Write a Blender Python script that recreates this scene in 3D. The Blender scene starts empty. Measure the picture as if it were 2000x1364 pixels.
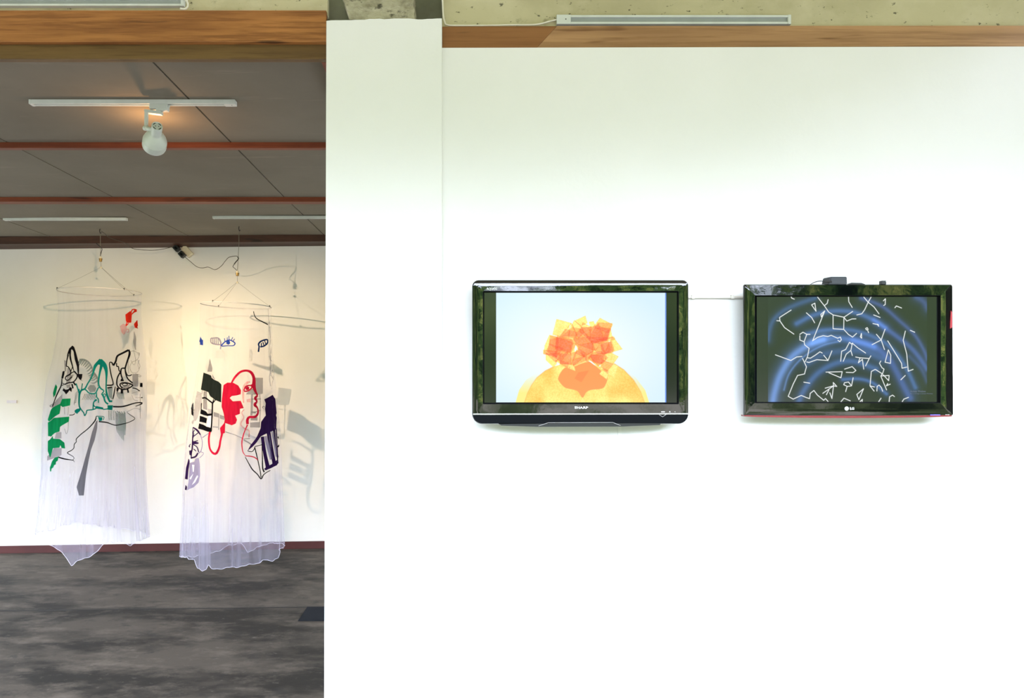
import bpy, bmesh, math, random
import numpy as np
from mathutils import Vector, Matrix
from mathutils.geometry import delaunay_2d_cdt

random.seed(7)
sc = bpy.context.scene
COL = sc.collection

# ------------------------------------------------------------------ camera
F = 1400.0            # focal length in photo pixels
VX, VY = 895.0, 735.0  # vanishing point of the depth direction
K = 1.30 / 1.22        # scale of the room beyond the display wall
H = 1.56 * K          # eye height
YS = 5.9 * K          # depth of the hanging skirts
cam_d = bpy.data.cameras.new('camera')
cam_d.sensor_fit = 'HORIZONTAL'
cam_d.sensor_width = 36.0
cam_d.lens = F / 2000.0 * 36.0
cam_d.shift_x = (1000 - VX) / 2000.0
cam_d.shift_y = (VY - 682) / 2000.0
cam_d.clip_start = 0.05
cam = bpy.data.objects.new('camera', cam_d)
COL.objects.link(cam)
cam.location = (0, 0, H)
cam.rotation_euler = (math.radians(90), 0, 0)
sc.camera = cam

sc.view_settings.view_transform = 'Standard'
sc.view_settings.look = 'None'
sc.view_settings.exposure = 0.0
sc.view_settings.gamma = 1.0
sc.view_settings.use_curve_mapping = False
try:
    sc.cycles.use_denoising = True
    sc.cycles.max_bounces = 10
    sc.cycles.transparent_max_bounces = 24
    sc.cycles.sample_clamp_indirect = 6.0
except Exception:
    pass


def s2l(c):
    def f(v):
        v = v / 255.0
        return v / 12.92 if v <= 0.04045 else ((v + 0.055) / 1.055) ** 2.4
    return tuple(f(v) for v in c)


def rgba(c):
    return (*s2l(c), 1.0)


# ------------------------------------------------------------------ world: garden and sky outside the open side
SKY, FOL = 18.5, 2.6


def make_world():
    w = bpy.data.worlds.new('garden_and_sky')
    sc.world = w
    w.use_nodes = True
    nt = w.node_tree
    N, L = nt.nodes, nt.links
    N.clear()
    out = N.new('ShaderNodeOutputWorld')
    bg = N.new('ShaderNodeBackground')
    tc = N.new('ShaderNodeTexCoord')
    sep = N.new('ShaderNodeSeparateXYZ')
    L.new(tc.outputs['Generated'], sep.inputs[0])

    def noise(scale, detail, rough, vec_scale=None):
        n = N.new('ShaderNodeTexNoise')
        n.inputs['Scale'].default_value = scale
        n.inputs['Detail'].default_value = detail
        n.inputs['Roughness'].default_value = rough
        if vec_scale:
            m = N.new('ShaderNodeMapping')
            m.inputs['Scale'].default_value = vec_scale
            L.new(tc.outputs['Generated'], m.inputs[0])
            L.new(m.outputs[0], n.inputs['Vector'])
        else:
            L.new(tc.outputs['Generated'], n.inputs['Vector'])
        return n

    def ramp(src, stops):
        r = N.new('ShaderNodeValToRGB')
        els = r.color_ramp.elements
        while len(els) < len(stops):
            els.new(0.5)
        for e, (p, c) in zip(els, stops):
            e.position = p
            e.color = (*c, 1)
        L.new(src, r.inputs[0])
        return r

    def math_n(op, a, b):
        m = N.new('ShaderNodeMath')
        m.operation = op
        for i, v in enumerate((a, b)):
            if isinstance(v, (int, float)):
                m.inputs[i].default_value = v
            else:
                L.new(v, m.inputs[i])
        return m.outputs[0]

    def mix(fac, a, b):
        m = N.new('ShaderNodeMix')
        m.data_type = 'RGBA'
        L.new(fac, m.inputs[0])
        for i, v in ((6, a), (7, b)):
            if isinstance(v, tuple):
                m.inputs[i].default_value = (*v, 1)
            else:
                L.new(v, m.inputs[i])
        return m.outputs[2]

    leaf = noise(50, 9, 0.76)
    fol = ramp(leaf.outputs[0], [(0.40, (0.006 * FOL, 0.016 * FOL, 0.008 * FOL)), (0.47, (0.075 * FOL, 0.20 * FOL, 0.07 * FOL)),
                                 (0.54, (0.30 * FOL, 0.62 * FOL, 0.18 * FOL)), (0.62, (1.6 * FOL, 1.75 * FOL, 0.55 * FOL))])
    big = noise(3.2, 3, 0.55)
    shade = ramp(big.outputs[0], [(0.38, (0.25, 0.27, 0.3)), (0.62, (1.25, 1.2, 1.1))])
    mul = N.new('ShaderNodeMix')
    mul.data_type = 'RGBA'
    mul.blend_type = 'MULTIPLY'
    mul.inputs[0].default_value = 1
    L.new(fol.outputs[0], mul.inputs[6])
    L.new(shade.outputs[0], mul.inputs[7])
    gaps = noise(30, 6, 0.72)
    gap = ramp(gaps.outputs[0], [(0.675, (0, 0, 0)), (0.70, (1, 1, 1))])
    canopy = mix(gap.outputs[0], mul.outputs[2], (SKY * .85, SKY * .95, SKY * 1.1))
    # sky above the treetops
    edge = noise(5, 6, 0.65)
    hgt = math_n('ADD', sep.outputs[2], math_n('MULTIPLY', math_n('SUBTRACT', edge.outputs[0], 0.5), 0.55))
    hgt = math_n('ADD', hgt, math_n('MULTIPLY', math_n('MULTIPLY', sep.outputs[0], sep.outputs[0]), -0.06))
    sk = ramp(hgt, [(0.215, (0, 0, 0)), (0.26, (1, 1, 1))])
    allc = mix(sk.outputs[0], canopy, (SKY * 0.90, SKY * 1.0, SKY * 1.22))
    # lawn and paving below the horizon
    gm = math_n('LESS_THAN', sep.outputs[2], -0.04)
    grn = noise(9, 6, 0.6)
    lawn = ramp(grn.outputs[0], [(0.38, (0.12, 0.2, 0.08)), (0.5, (0.8, 1.1, 0.5)), (0.62, (3.4, 3.3, 3.0))])
    pave = ramp(grn.outputs[0], [(0.4, (3.6, 3.6, 4.4)), (0.6, (5.2, 5.2, 6.2))])
    near = ramp(math_n('MULTIPLY', sep.outputs[2], -1.0), [(0.30, (0, 0, 0)), (0.36, (1, 1, 1))])
    ground = mix(near.outputs[0], lawn.outputs[0], pave.outputs[0])
    fin = mix(gm, allc, ground)
    L.new(fin, bg.inputs[0])
    bg.inputs[1].default_value = 1.0
    L.new(bg.outputs[0], out.inputs[0])


make_world()


# ------------------------------------------------------------------ coordinates
def P(px, py, Y):
    """the point of the plane at depth Y that lies behind photo position (px, py)"""
    return Vector(((px - VX) / F * Y, Y, H + (VY - py) / F * Y))


# ------------------------------------------------------------------ materials
def new_mat(name):
    m = bpy.data.materials.new(name)
    m.use_nodes = True
    nt = m.node_tree
    return m, nt.nodes, nt.links, nt.nodes['Principled BSDF']


def plain(name, col, rough=0.5, spec=0.5, metal=0.0, bump=0.0, bscale=200, emit=None, estr=0.0, var=0.06):
    m, N, L, b = new_mat(name)
    tc = N.new('ShaderNodeTexCoord')
    n = N.new('ShaderNodeTexNoise')
    n.inputs['Scale'].default_value = 18
    n.inputs['Detail'].default_value = 5
    L.new(tc.outputs['Object'], n.inputs['Vector'])
    r = N.new('ShaderNodeValToRGB')
    c = s2l(col)
    r.color_ramp.elements[0].position = 0.3
    r.color_ramp.elements[1].position = 0.7
    r.color_ramp.elements[0].color = (*[v * (1 - var) for v in c], 1)
    r.color_ramp.elements[1].color = (*[min(1, v * (1 + var)) for v in c], 1)
    L.new(n.outputs[0], r.inputs[0])
    L.new(r.outputs[0], b.inputs['Base Color'])
    b.inputs['Roughness'].default_value = rough
    b.inputs['Specular IOR Level'].default_value = spec
    b.inputs['Metallic'].default_value = metal
    if emit:
        b.inputs['Emission Color'].default_value = (*emit, 1)
        b.inputs['Emission Strength'].default_value = estr
    if bump:
        n2 = N.new('ShaderNodeTexNoise')
        n2.inputs['Scale'].default_value = bscale
        n2.inputs['Detail'].default_value = 4
        L.new(tc.outputs['Object'], n2.inputs['Vector'])
        bp = N.new('ShaderNodeBump')
        bp.inputs['Strength'].default_value = bump
        bp.inputs['Distance'].default_value = 0.004
        L.new(n2.outputs[0], bp.inputs['Height'])
        L.new(bp.outputs[0], b.inputs['Normal'])
    return m


def layered(name, base, layers, rough=0.8, spec=0.3, bump=0.3, bumpscale=(30, 30, 30), bdist=0.004):
    """base colour with noise layers: (colour, scale vector, detail, roughness, lo, hi, strength)"""
    m, N, L, b = new_mat(name)
    tc = N.new('ShaderNodeTexCoord')
    cur = None
    for (col, scl, det, rg, lo, hi, st) in layers:
        mp = N.new('ShaderNodeMapping')
        mp.inputs['Scale'].default_value = scl
        mp.inputs['Location'].default_value = (random.random() * 9, random.random() * 9, random.random() * 9)
        L.new(tc.outputs['Object'], mp.inputs[0])
        n = N.new('ShaderNodeTexNoise')
        n.inputs['Scale'].default_value = 1
        n.inputs['Detail'].default_value = det
        n.inputs['Roughness'].default_value = rg
        L.new(mp.outputs[0], n.inputs['Vector'])
        mr = N.new('ShaderNodeMapRange')
        mr.inputs['From Min'].default_value = lo
        mr.inputs['From Max'].default_value = hi
        mr.inputs['To Max'].default_value = st
        L.new(n.outputs[0], mr.inputs[0])
        mx = N.new('ShaderNodeMix')
        mx.data_type = 'RGBA'
        L.new(mr.outputs[0], mx.inputs[0])
        if cur is None:
            mx.inputs[6].default_value = rgba(base)
        else:
            L.new(cur, mx.inputs[6])
        mx.inputs[7].default_value = rgba(col)
        cur = mx.outputs[2]
    L.new(cur, b.inputs['Base Color'])
    b.inputs['Roughness'].default_value = rough
    b.inputs['Specular IOR Level'].default_value = spec
    if bump:
        mp = N.new('ShaderNodeMapping')
        mp.inputs['Scale'].default_value = bumpscale
        L.new(tc.outputs['Object'], mp.inputs[0])
        n = N.new('ShaderNodeTexNoise')
        n.inputs['Scale'].default_value = 1
        n.inputs['Detail'].default_value = 6
        L.new(mp.outputs[0], n.inputs['Vector'])
        bp = N.new('ShaderNodeBump')
        bp.inputs['Strength'].default_value = bump
        bp.inputs['Distance'].default_value = bdist
        L.new(n.outputs[0], bp.inputs['Height'])
        L.new(bp.outputs[0], b.inputs['Normal'])
    return m


def wood(name, light, dark, knot, gloss=0.5, gscale=1.0):
    return layered(name, light, [
        (dark, (1.2 * gscale, 9, 14), 4, 0.6, 0.38, 0.66, 0.75),
        (dark, (3.0 * gscale, 60, 75), 5, 0.7, 0.48, 0.62, 0.7),
        (light, (0.7, 3, 4), 2, 0.5, 0.45, 0.7, 0.5),
        (knot, (2.5, 14, 24), 2, 0.5, 0.64, 0.72, 0.8),
    ], rough=gloss, spec=0.4, bump=0.25, bumpscale=(6, 90, 110), bdist=0.002)


MAT = {}
MAT['wall'] = layered('white_plaster', (240, 239, 238), [((231, 231, 227), (1.3, 1.3, 1.3), 4, 0.6, 0.4, 0.7, 0.5)],
                      rough=0.75, spec=0.2, bump=0.18, bumpscale=(45, 45, 45))
MAT['wall_far'] = layered('dimmed_white_plaster', (226, 223, 217), [((216, 211, 200), (1.1, 1.1, 1.1), 4, 0.6, 0.4, 0.7, 0.6)],
                          rough=0.8, spec=0.2, bump=0.15, bumpscale=(40, 40, 40))  # white plaster darkened to hold back the strong daylight on the far wall
MAT['concrete'] = layered('raw_concrete', (192, 184, 148), [
    ((164, 156, 122), (1.6, 1.6, 2.2), 6, 0.6, 0.42, 0.68, 0.8),
    ((206, 198, 166), (5, 5, 6), 6, 0.6, 0.5, 0.7, 0.6),
    ((92, 87, 68), (9, 9, 14), 6, 0.72, 0.61, 0.74, 0.6),
    ((55, 52, 44), (38, 38, 60), 3, 0.6, 0.66, 0.72, 0.8)], rough=0.9, spec=0.2, bump=0.6, bumpscale=(24, 24, 24))
MAT['concrete_rough'] = layered('crumbly_concrete', (178, 172, 146), [
    ((120, 114, 92), (7, 7, 12), 7, 0.7, 0.42, 0.62, 0.9),
    ((60, 57, 48), (14, 14, 26), 7, 0.75, 0.57, 0.66, 0.9)], rough=0.95, spec=0.2, bump=1.0, bumpscale=(26, 26, 44), bdist=0.012)
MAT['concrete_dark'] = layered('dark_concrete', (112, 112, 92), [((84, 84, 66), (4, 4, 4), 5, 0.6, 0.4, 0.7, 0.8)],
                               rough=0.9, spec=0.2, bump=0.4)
MAT['floor'] = layered('stained_concrete_floor', (70, 64, 56), [
    ((32, 30, 26), (1.3, 2.6, 1), 7, 0.62, 0.43, 0.58, 0.95),
    ((104, 95, 84), (2.6, 5.4, 1), 7, 0.7, 0.50, 0.72, 0.7),
    ((38, 37, 34), (5.5, 8, 1), 7, 0.7, 0.55, 0.68, 0.75),
    ((110, 103, 94), (16, 30, 1), 6, 0.7, 0.60, 0.74, 0.5)], rough=0.7, spec=0.2, bump=0.25, bumpscale=(18, 18, 18))
MAT['board'] = layered('fibre_cement_board', (126, 119, 103), [
    ((110, 103, 88), (1.2, 1.2, 1), 5, 0.6, 0.4, 0.7, 0.7),
    ((150, 141, 124), (1.6, 12, 1), 6, 0.7, 0.60, 0.75, 0.5),
    ((120, 113, 98), (30, 12, 1), 4, 0.6, 0.58, 0.75, 0.4)], rough=0.85, spec=0.2, bump=0.15)
MAT['joint_dark'] = plain('dark_joint_gap', (30, 26, 20), 0.9)
MAT['beam_wood'] = wood('brown_beam_wood', (178, 118, 62), (116, 68, 31), (56, 30, 14))
MAT['beam_wood_low'] = wood('weathered_beam_wood', (112, 84, 46), (80, 56, 28), (44, 30, 15))
MAT['strip_wood'] = wood('pale_strip_wood', (180, 138, 96), (134, 96, 62), (96, 56, 26), gscale=0.7)
MAT['strip_wood_dark'] = wood('dark_strip_wood', (146, 98, 56), (110, 68, 34), (50, 28, 14), gscale=0.7)
MAT['red_wood'] = wood('reddish_batten_wood', (128, 62, 34), (92, 40, 20), (50, 22, 12))
MAT['dark_red_wood'] = wood('dark_reddish_batten', (74, 42, 28), (52, 28, 18), (32, 18, 12))
MAT['baseboard'] = layered('maroon_paint', (74, 30, 28), [((60, 23, 22), (3, 3, 3), 4, 0.6, 0.4, 0.7, 0.7)], rough=0.55, spec=0.4, bump=0.1)
MAT['white_plastic'] = plain('white_painted_metal', (206, 210, 202), 0.4, 0.5)
MAT['white_plastic_warm'] = plain('cream_plastic', (222, 216, 196), 0.45, 0.5)
MAT['track_slot'] = plain('grey_track_slot', (150, 155, 150), 0.5)
MAT['slot_dark'] = plain('dark_slot', (40, 40, 36), 0.6)
MAT['black_plastic'] = plain('black_plastic', (14, 15, 19), 0.4, 0.5)
MAT['gloss_black'] = plain('piano_black', (4, 5, 8), 0.03, 0.7, bump=0.06, bscale=14)
MAT['gloss_black_flat'] = plain('gloss_black_panel', (8, 12, 18), 0.12, 0.6)
MAT['satin_black'] = plain('satin_black', (6, 9, 14), 0.4, 0.08)
MAT['matt_black'] = plain('matt_black', (8, 9, 12), 0.6, 0.1)
MAT['silver'] = plain('silver_trim', (222, 222, 226), 0.25, 0.5, metal=0.6)
MAT['logo_white'] = plain('white_print', (240, 240, 238), 0.5)
MAT['logo_grey'] = plain('light_grey_emblem', (205, 205, 205), 0.4)
MAT['tv_red'] = plain('translucent_red_edge', (124, 40, 48), 0.25, 0.5)
MAT['violet_glow'] = plain('violet_light', (90, 80, 200), 0.4, emit=s2l((110, 100, 235)), estr=0.7)
MAT['card'] = plain('white_card', (236, 236, 236), 0.6, 0.2)
MAT['card_far'] = plain('grey_card', (214, 206, 214), 0.6, 0.2)
MAT['print_grey'] = plain('pale_grey_print', (200, 200, 206), 0.7)
MAT['cord_dark'] = plain('brown_black_cord', (66, 58, 46), 0.6)
MAT['cord_black'] = plain('black_cord', (24, 22, 22), 0.5)
MAT['string'] = plain('thin_steel_string', (120, 112, 100), 0.4, 0.5)
MAT['brass'] = plain('brass', (150, 118, 66), 0.35, 0.5, metal=0.7)
MAT['porcelain'] = plain('cream_porcelain', (226, 214, 184), 0.35)
MAT['ring'] = plain('clear_white_ring', (205, 200, 196), 0.35)
MAT['hatch'] = plain('dark_slate_plate', (30, 32, 35), 0.85, 0.08, bump=0.1)
MAT['screen_text'] = plain('faint_screen_text', (30, 34, 40), 0.7, 0.1, emit=s2l((130, 142, 160)), estr=0.7)
MAT['bulb'] = plain('warm_bulb', (255, 220, 170), 0.4, emit=(1.0, 0.62, 0.32), estr=5.0)
MAT['trunking'] = plain('white_cable_cover', (240, 239, 237), 0.5, 0.2)
MAT['conduit'] = plain('white_conduit', (226, 220, 214), 0.4, 0.4)


def cloth_mat(name, col, alpha=1.0, rough=0.8):
    """dyed thin cloth; alpha is the share of the weave that is thread"""
    m, N, L, b = new_mat(name)
    out = N['Material Output']
    N.remove(b)
    d = N.new('ShaderNodeBsdfDiffuse')
    t = N.new('ShaderNodeBsdfTranslucent')
    tc = N.new('ShaderNodeTexCoord')
    n = N.new('ShaderNodeTexNoise')
    n.inputs['Scale'].default_value = 9
    n.inputs['Detail'].default_value = 6
    mp = N.new('ShaderNodeMapping')
    mp.inputs['Scale'].default_value = (5, 5, 0.6)
    L.new(tc.outputs['Object'], mp.inputs[0])
    L.new(mp.outputs[0], n.inputs['Vector'])
    r = N.new('ShaderNodeValToRGB')
    c = s2l(col)
    r.color_ramp.elements[0].position = 0.35
    r.color_ramp.elements[1].position = 0.65
    r.color_ramp.elements[0].color = (*[v * .82 for v in c], 1)
    r.color_ramp.elements[1].color = (*[min(1, v * 1.08) for v in c], 1)
    L.new(n.outputs[0], r.inputs[0])
    L.new(r.outputs[0], d.inputs[0])
    L.new(r.outputs[0], t.inputs[0])
    mx = N.new('ShaderNodeMixShader')
    mx.inputs[0].default_value = 0.3
    L.new(d.outputs[0], mx.inputs[1])
    L.new(t.outputs[0], mx.inputs[2])
    fin = mx.outputs[0]
    if alpha < 1:
        tr = N.new('ShaderNodeBsdfTransparent')
        m2 = N.new('ShaderNodeMixShader')
        m2.inputs[0].default_value = alpha
        L.new(tr.outputs[0], m2.inputs[1])
        L.new(fin, m2.inputs[2])
        fin = m2.outputs[0]
    L.new(fin, out.inputs[0])
    return m


def tulle_mat(name, seed):
    """open net: see-through share from a pleat pattern running down the cloth; denser towards the hem where it is gathered"""
    m, N, L, b = new_mat(name)
    out = N['Material Output']
    N.remove(b)
    uv = N.new('ShaderNodeUVMap')
    uv.uv_map = 'UVMap'
    sep = N.new('ShaderNodeSeparateXYZ')
    L.new(uv.outputs[0], sep.inputs[0])

    def streak(sx, sy, det, off):
        mp = N.new('ShaderNodeMapping')
        mp.inputs['Scale'].default_value = (sx, sy, 1)
        mp.inputs['Location'].default_value = (off, seed, 0)
        L.new(uv.outputs[0], mp.inputs[0])
        n = N.new('ShaderNodeTexNoise')
        n.inputs['Scale'].default_value = 1
        n.inputs['Detail'].default_value = det
        L.new(mp.outputs[0], n.inputs['Vector'])
        return n.outputs[0]

    a = streak(46, 0.7, 4, 3.1)
    c = streak(9, 0.5, 2, 7.7)

    def mr(src, lo, hi, t0, t1):
        r = N.new('ShaderNodeMapRange')
        for k, v in zip(('From Min', 'From Max', 'To Min', 'To Max'), (lo, hi, t0, t1)):
            r.inputs[k].default_value = v
        L.new(src, r.inputs[0])
        return r.outputs[0]

    def op(o, x, y):
        q = N.new('ShaderNodeMath')
        q.operation = o
        for i, v in enumerate((x, y)):
            if isinstance(v, float):
                q.inputs[i].default_value = v
            else:
                L.new(v, q.inputs[i])
        return q.outputs[0]

    down = mr(sep.outputs[1], 0.35, 1.0, 0.15, 1.0)
    pleat = op('MULTIPLY', op('ADD', mr(a, 0.42, 0.72, 0.0, 0.22), mr(c, 0.42, 0.7, 0.0, 0.16)), down)
    base = mr(sep.outputs[1], 0.0, 1.0, 0.055, 0.20)
    al = op('ADD', base, pleat)
    d = N.new('ShaderNodeBsdfDiffuse')
    t = N.new('ShaderNodeBsdfTranslucent')
    d.inputs[0].default_value = rgba((200, 194, 216))
    t.inputs[0].default_value = rgba((200, 194, 216))
    mx = N.new('ShaderNodeMixShader')
    mx.inputs[0].default_value = 0.42
    L.new(d.outputs[0], mx.inputs[1])
    L.new(t.outputs[0], mx.inputs[2])
    tr = N.new('ShaderNodeBsdfTransparent')
    m2 = N.new('ShaderNodeMixShader')
    L.new(al, m2.inputs[0])
    L.new(tr.outputs[0], m2.inputs[1])
    L.new(mx.outputs[0], m2.inputs[2])
    L.new(m2.outputs[0], out.inputs[0])
    return m


# ------------------------------------------------------------------ object helpers
def link(name, me, mat, parent=None, smooth=False, smooth_angle=None):
    o = bpy.data.objects.new(name, me)
    COL.objects.link(o)
    if mat is not None:
        for mm in (mat if isinstance(mat, (list, tuple)) else [mat]):
            me.materials.append(mm)
    if smooth:
        me.polygons.foreach_set('use_smooth', [True] * len(me.polygons))
        if smooth_angle:
            try:
                me.set_sharp_from_angle(angle=math.radians(smooth_angle))
            except Exception:
                pass
    if parent is not None:
        o.parent = parent
        o.matrix_parent_inverse = Matrix.Translation(-parent.location) if parent.type == 'EMPTY' else Matrix.Identity(4)
    return o


def from_bm(name, bm, mat, parent=None, smooth=False, smooth_angle=None, recalc=True):
    if recalc:
        bmesh.ops.recalc_face_normals(bm, faces=bm.faces)
    me = bpy.data.meshes.new(name)
    bm.to_mesh(me)
    bm.free()
    return link(name, me, mat, parent, smooth, smooth_angle)


def thing(name, loc, label, cat, group=None):
    o = bpy.data.objects.new(name, None)
    o.empty_display_size = 0.1
    COL.objects.link(o)
    o.location = loc
    tag(o, label, cat, group)
    return o


def tag(o, label, cat, group=None):
    o['label'] = label
    o['category'] = cat
    if group:
        o['group'] = group
    return o


def struct(o):
    o['kind'] = 'structure'
    return o


def box(bm, lo, hi, bevel=0.0, seg=2):
    r = bmesh.ops.create_cube(bm, size=1.0)
    vs = r['verts']
    for v in vs:
        v.co = Vector([lo[i] if v.co[i] < 0 else hi[i] for i in range(3)])
    if bevel > 0:
        es = {e for v in vs for e in v.link_edges}
        bmesh.ops.bevel(bm, geom=list(es), offset=bevel, segments=seg, affect='EDGES', profile=0.6)
    return vs


def hexa(bm, pts, bevel=0.0):
    """8 points: bottom ring (4) then top ring (4)"""
    v = [bm.verts.new(p) for p in pts]
    fs = [(0, 1, 2, 3), (7, 6, 5, 4), (0, 4, 5, 1), (1, 5, 6, 2), (2, 6, 7, 3), (3, 7, 4, 0)]
    faces = [bm.faces.new([v[i] for i in f]) for f in fs]
    if bevel:
        es = {e for f in faces for e in f.edges}
        bmesh.ops.bevel(bm, geom=list(es), offset=bevel, segments=2, affect='EDGES')
    return v


def catmull(pts, n=6, closed=False):
    pts = [Vector(p) for p in pts]
    if len(pts) < 3:
        return pts
    out = []
    m = len(pts)
    rng = range(m if closed else m - 1)
    for i in rng:
        p0 = pts[(i - 1) % m] if (closed or i > 0) else pts[0] * 2 - pts[1]
        p1, p2 = pts[i], pts[(i + 1) % m]
        p3 = pts[(i + 2) % m] if (closed or i + 2 < m) else pts[-1] * 2 - pts[-2]
        for k in range(n):
            t = k / n
            out.append(0.5 * ((2 * p1) + (p2 - p0) * t + (2 * p0 - 5 * p1 + 4 * p2 - p3) * t * t + (3 * p1 - p0 - 3 * p2 + p3) * t ** 3))
    if not closed:
        out.append(pts[-1])
    return out


def tube(bm, pts, r, seg=8, closed=False, cap=True):
    pts = [Vector(p) for p in pts]
    n = len(pts)
    rings = []
    prev = None
    for i, p in enumerate(pts):
        if closed:
            d = pts[(i + 1) % n] - pts[i - 1]
        else:
            d = pts[min(i + 1, n - 1)] - pts[max(i - 1, 0)]
        if d.length < 1e-9:
            d = Vector((0, 0, 1))
        d.normalize()
        if prev is None:
            a = Vector((0, 0, 1)) if abs(d.z) < 0.9 else Vector((1, 0, 0))
            u = d.cross(a).normalized()
        else:
            u = (prev - d * prev.dot(d))
            u = u.normalized() if u.length > 1e-6 else d.orthogonal().normalized()
        prev = u
        w = d.cross(u)
        rr = r[i] if isinstance(r, (list, tuple)) else r
        rings.append([bm.verts.new(p + (u * math.cos(2 * math.pi * k / seg) + w * math.sin(2 * math.pi * k / seg)) * rr) for k in range(seg)])
    m = n if closed else n - 1
    for i in range(m):
        A, B = rings[i], rings[(i + 1) % n]
        for k in range(seg):
            bm.faces.new((A[k], A[(k + 1) % seg], B[(k + 1) % seg], B[k]))
    if cap and not closed:
        bm.faces.new(rings[0][::-1])
        bm.faces.new(rings[-1])


def lathe(bm, base, axis, prof, seg=40):
    """prof: list of (distance along axis, radius)"""
    base, d = Vector(base), Vector(axis).normalized()
    u = d.orthogonal().normalized()
    w = d.cross(u)
    rings = []
    for (t, r) in prof:
        if r <= 1e-6:
            rings.append([bm.verts.new(base + d * t)])
        else:
            rings.append([bm.verts.new(base + d * t + (u * math.cos(2 * math.pi * k / seg) + w * math.sin(2 * math.pi * k / seg)) * r) for k in range(seg)])
    for A, B in zip(rings[:-1], rings[1:]):
        for k in range(seg):
            k2 = (k + 1) % seg
            if len(A) == 1 and len(B) == 1:
                continue
            if len(A) == 1:
                bm.faces.new((A[0], B[k2], B[k]))
            elif len(B) == 1:
                bm.faces.new((A[k], A[k2], B[0]))
            else:
                bm.faces.new((A[k], A[k2], B[k2], B[k]))


def prism(bm, outline, y0, y1):
    """outline: (x, z) pairs, extruded from depth y0 (front) to y1 (back)"""
    a = [bm.verts.new((x, y0, z)) for x, z in outline]
    b = [bm.verts.new((x, y1, z)) for x, z in outline]
    n = len(a)
    bm.faces.new(a)
    bm.faces.new(b[::-1])
    for i in range(n):
        j = (i + 1) % n
        bm.faces.new((a[i], b[i], b[j], a[j]))


def rrect(x0, y0, x1, y1, r, n=6):
    """rounded rectangle loop; r one radius or four (top left, top right, bottom right, bottom left); y down"""
    if not isinstance(r, (list, tuple)):
        r = [r] * 4
    pts = []
    for (cx, cy, a0, rr) in ((x0 + r[0], y0 + r[0], 180, r[0]), (x1 - r[1], y0 + r[1], 270, r[1]),
                             (x1 - r[2], y1 - r[2], 0, r[2]), (x0 + r[3], y1 - r[3], 90, r[3])):
        for k in range(n + 1):
            a = math.radians(a0 + 90 * k / n)
            pts.append((cx + rr * math.cos(a), cy + rr * math.sin(a)))
    return pts


def loops(bm, rings, close_first=False, close_last=False):
    vr = [[bm.verts.new(p) for p in ring] for ring in rings]
    for A, B in zip(vr[:-1], vr[1:]):
        n = len(A)
        for k in range(n):
            bm.faces.new((A[k], A[(k + 1) % n], B[(k + 1) % n], B[k]))
    if close_first:
        bm.faces.new(vr[0])
    if close_last:
        bm.faces.new(vr[-1])


def text_mesh(name, body, rect, Y, mat, parent, bold=0.0, depth=0.0003, spacing=1.0):
    """flat lettering filling the photo rectangle (x0, y0, x1, y1) on the plane at depth Y"""
    cu = bpy.data.curves.new(name, 'FONT')
    cu.body = body
    cu.offset = bold
    cu.space_character = spacing
    tmp = bpy.data.objects.new(name + '_curve', cu)
    COL.objects.link(tmp)
    dg = bpy.context.evaluated_depsgraph_get()
    me = bpy.data.meshes.new_from_object(tmp.evaluated_get(dg))
    bpy.data.objects.remove(tmp)
    xs = [v.co.x for v in me.vertices]
    ys = [v.co.y for v in me.vertices]
    a, b = P(rect[0], rect[3], Y), P(rect[2], rect[1], Y)
    sx = (b.x - a.x) / (max(xs) - min(xs))
    sz = (b.z - a.z) / (max(ys) - min(ys))
    mx, my = min(xs), min(ys)
    for v in me.vertices:
        v.co = Vector((a.x + (v.co.x - mx) * sx, Y, a.z + (v.co.y - my) * sz))
    bm = bmesh.new()
    bm.from_mesh(me)
    r = bmesh.ops.extrude_face_region(bm, geom=bm.faces[:])
    for v in r['geom']:
        if isinstance(v, bmesh.types.BMVert):
            v.co.y -= depth
    bpy.data.meshes.remove(me)
    return from_bm(name, bm, mat, parent)


# ================================================================== THE SETTING
YW = 2.75     # face of the white display wall
YP = 2.72     # face of the pier
FARL, FARR = (-4.6 * K, 6.277 * K), (-0.2 * K, 6.565 * K)     # ends of the far wall (x, y)


def far_y(x):
    t = (x - FARL[0]) / (FARR[0] - FARL[0])
    return FARL[1] + t * (FARR[1] - FARL[1])


ZC = 1.30     # boarded ceiling above the eye


def ceil_z(x, y):
    t = min(1, max(0, (y / K - 4.95) / (6.25 - 4.95)))
    lin = -0.037 + (x / K + 4.1) / 2.9 * 0.068
    return H + ZC + t * lin * K


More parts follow.
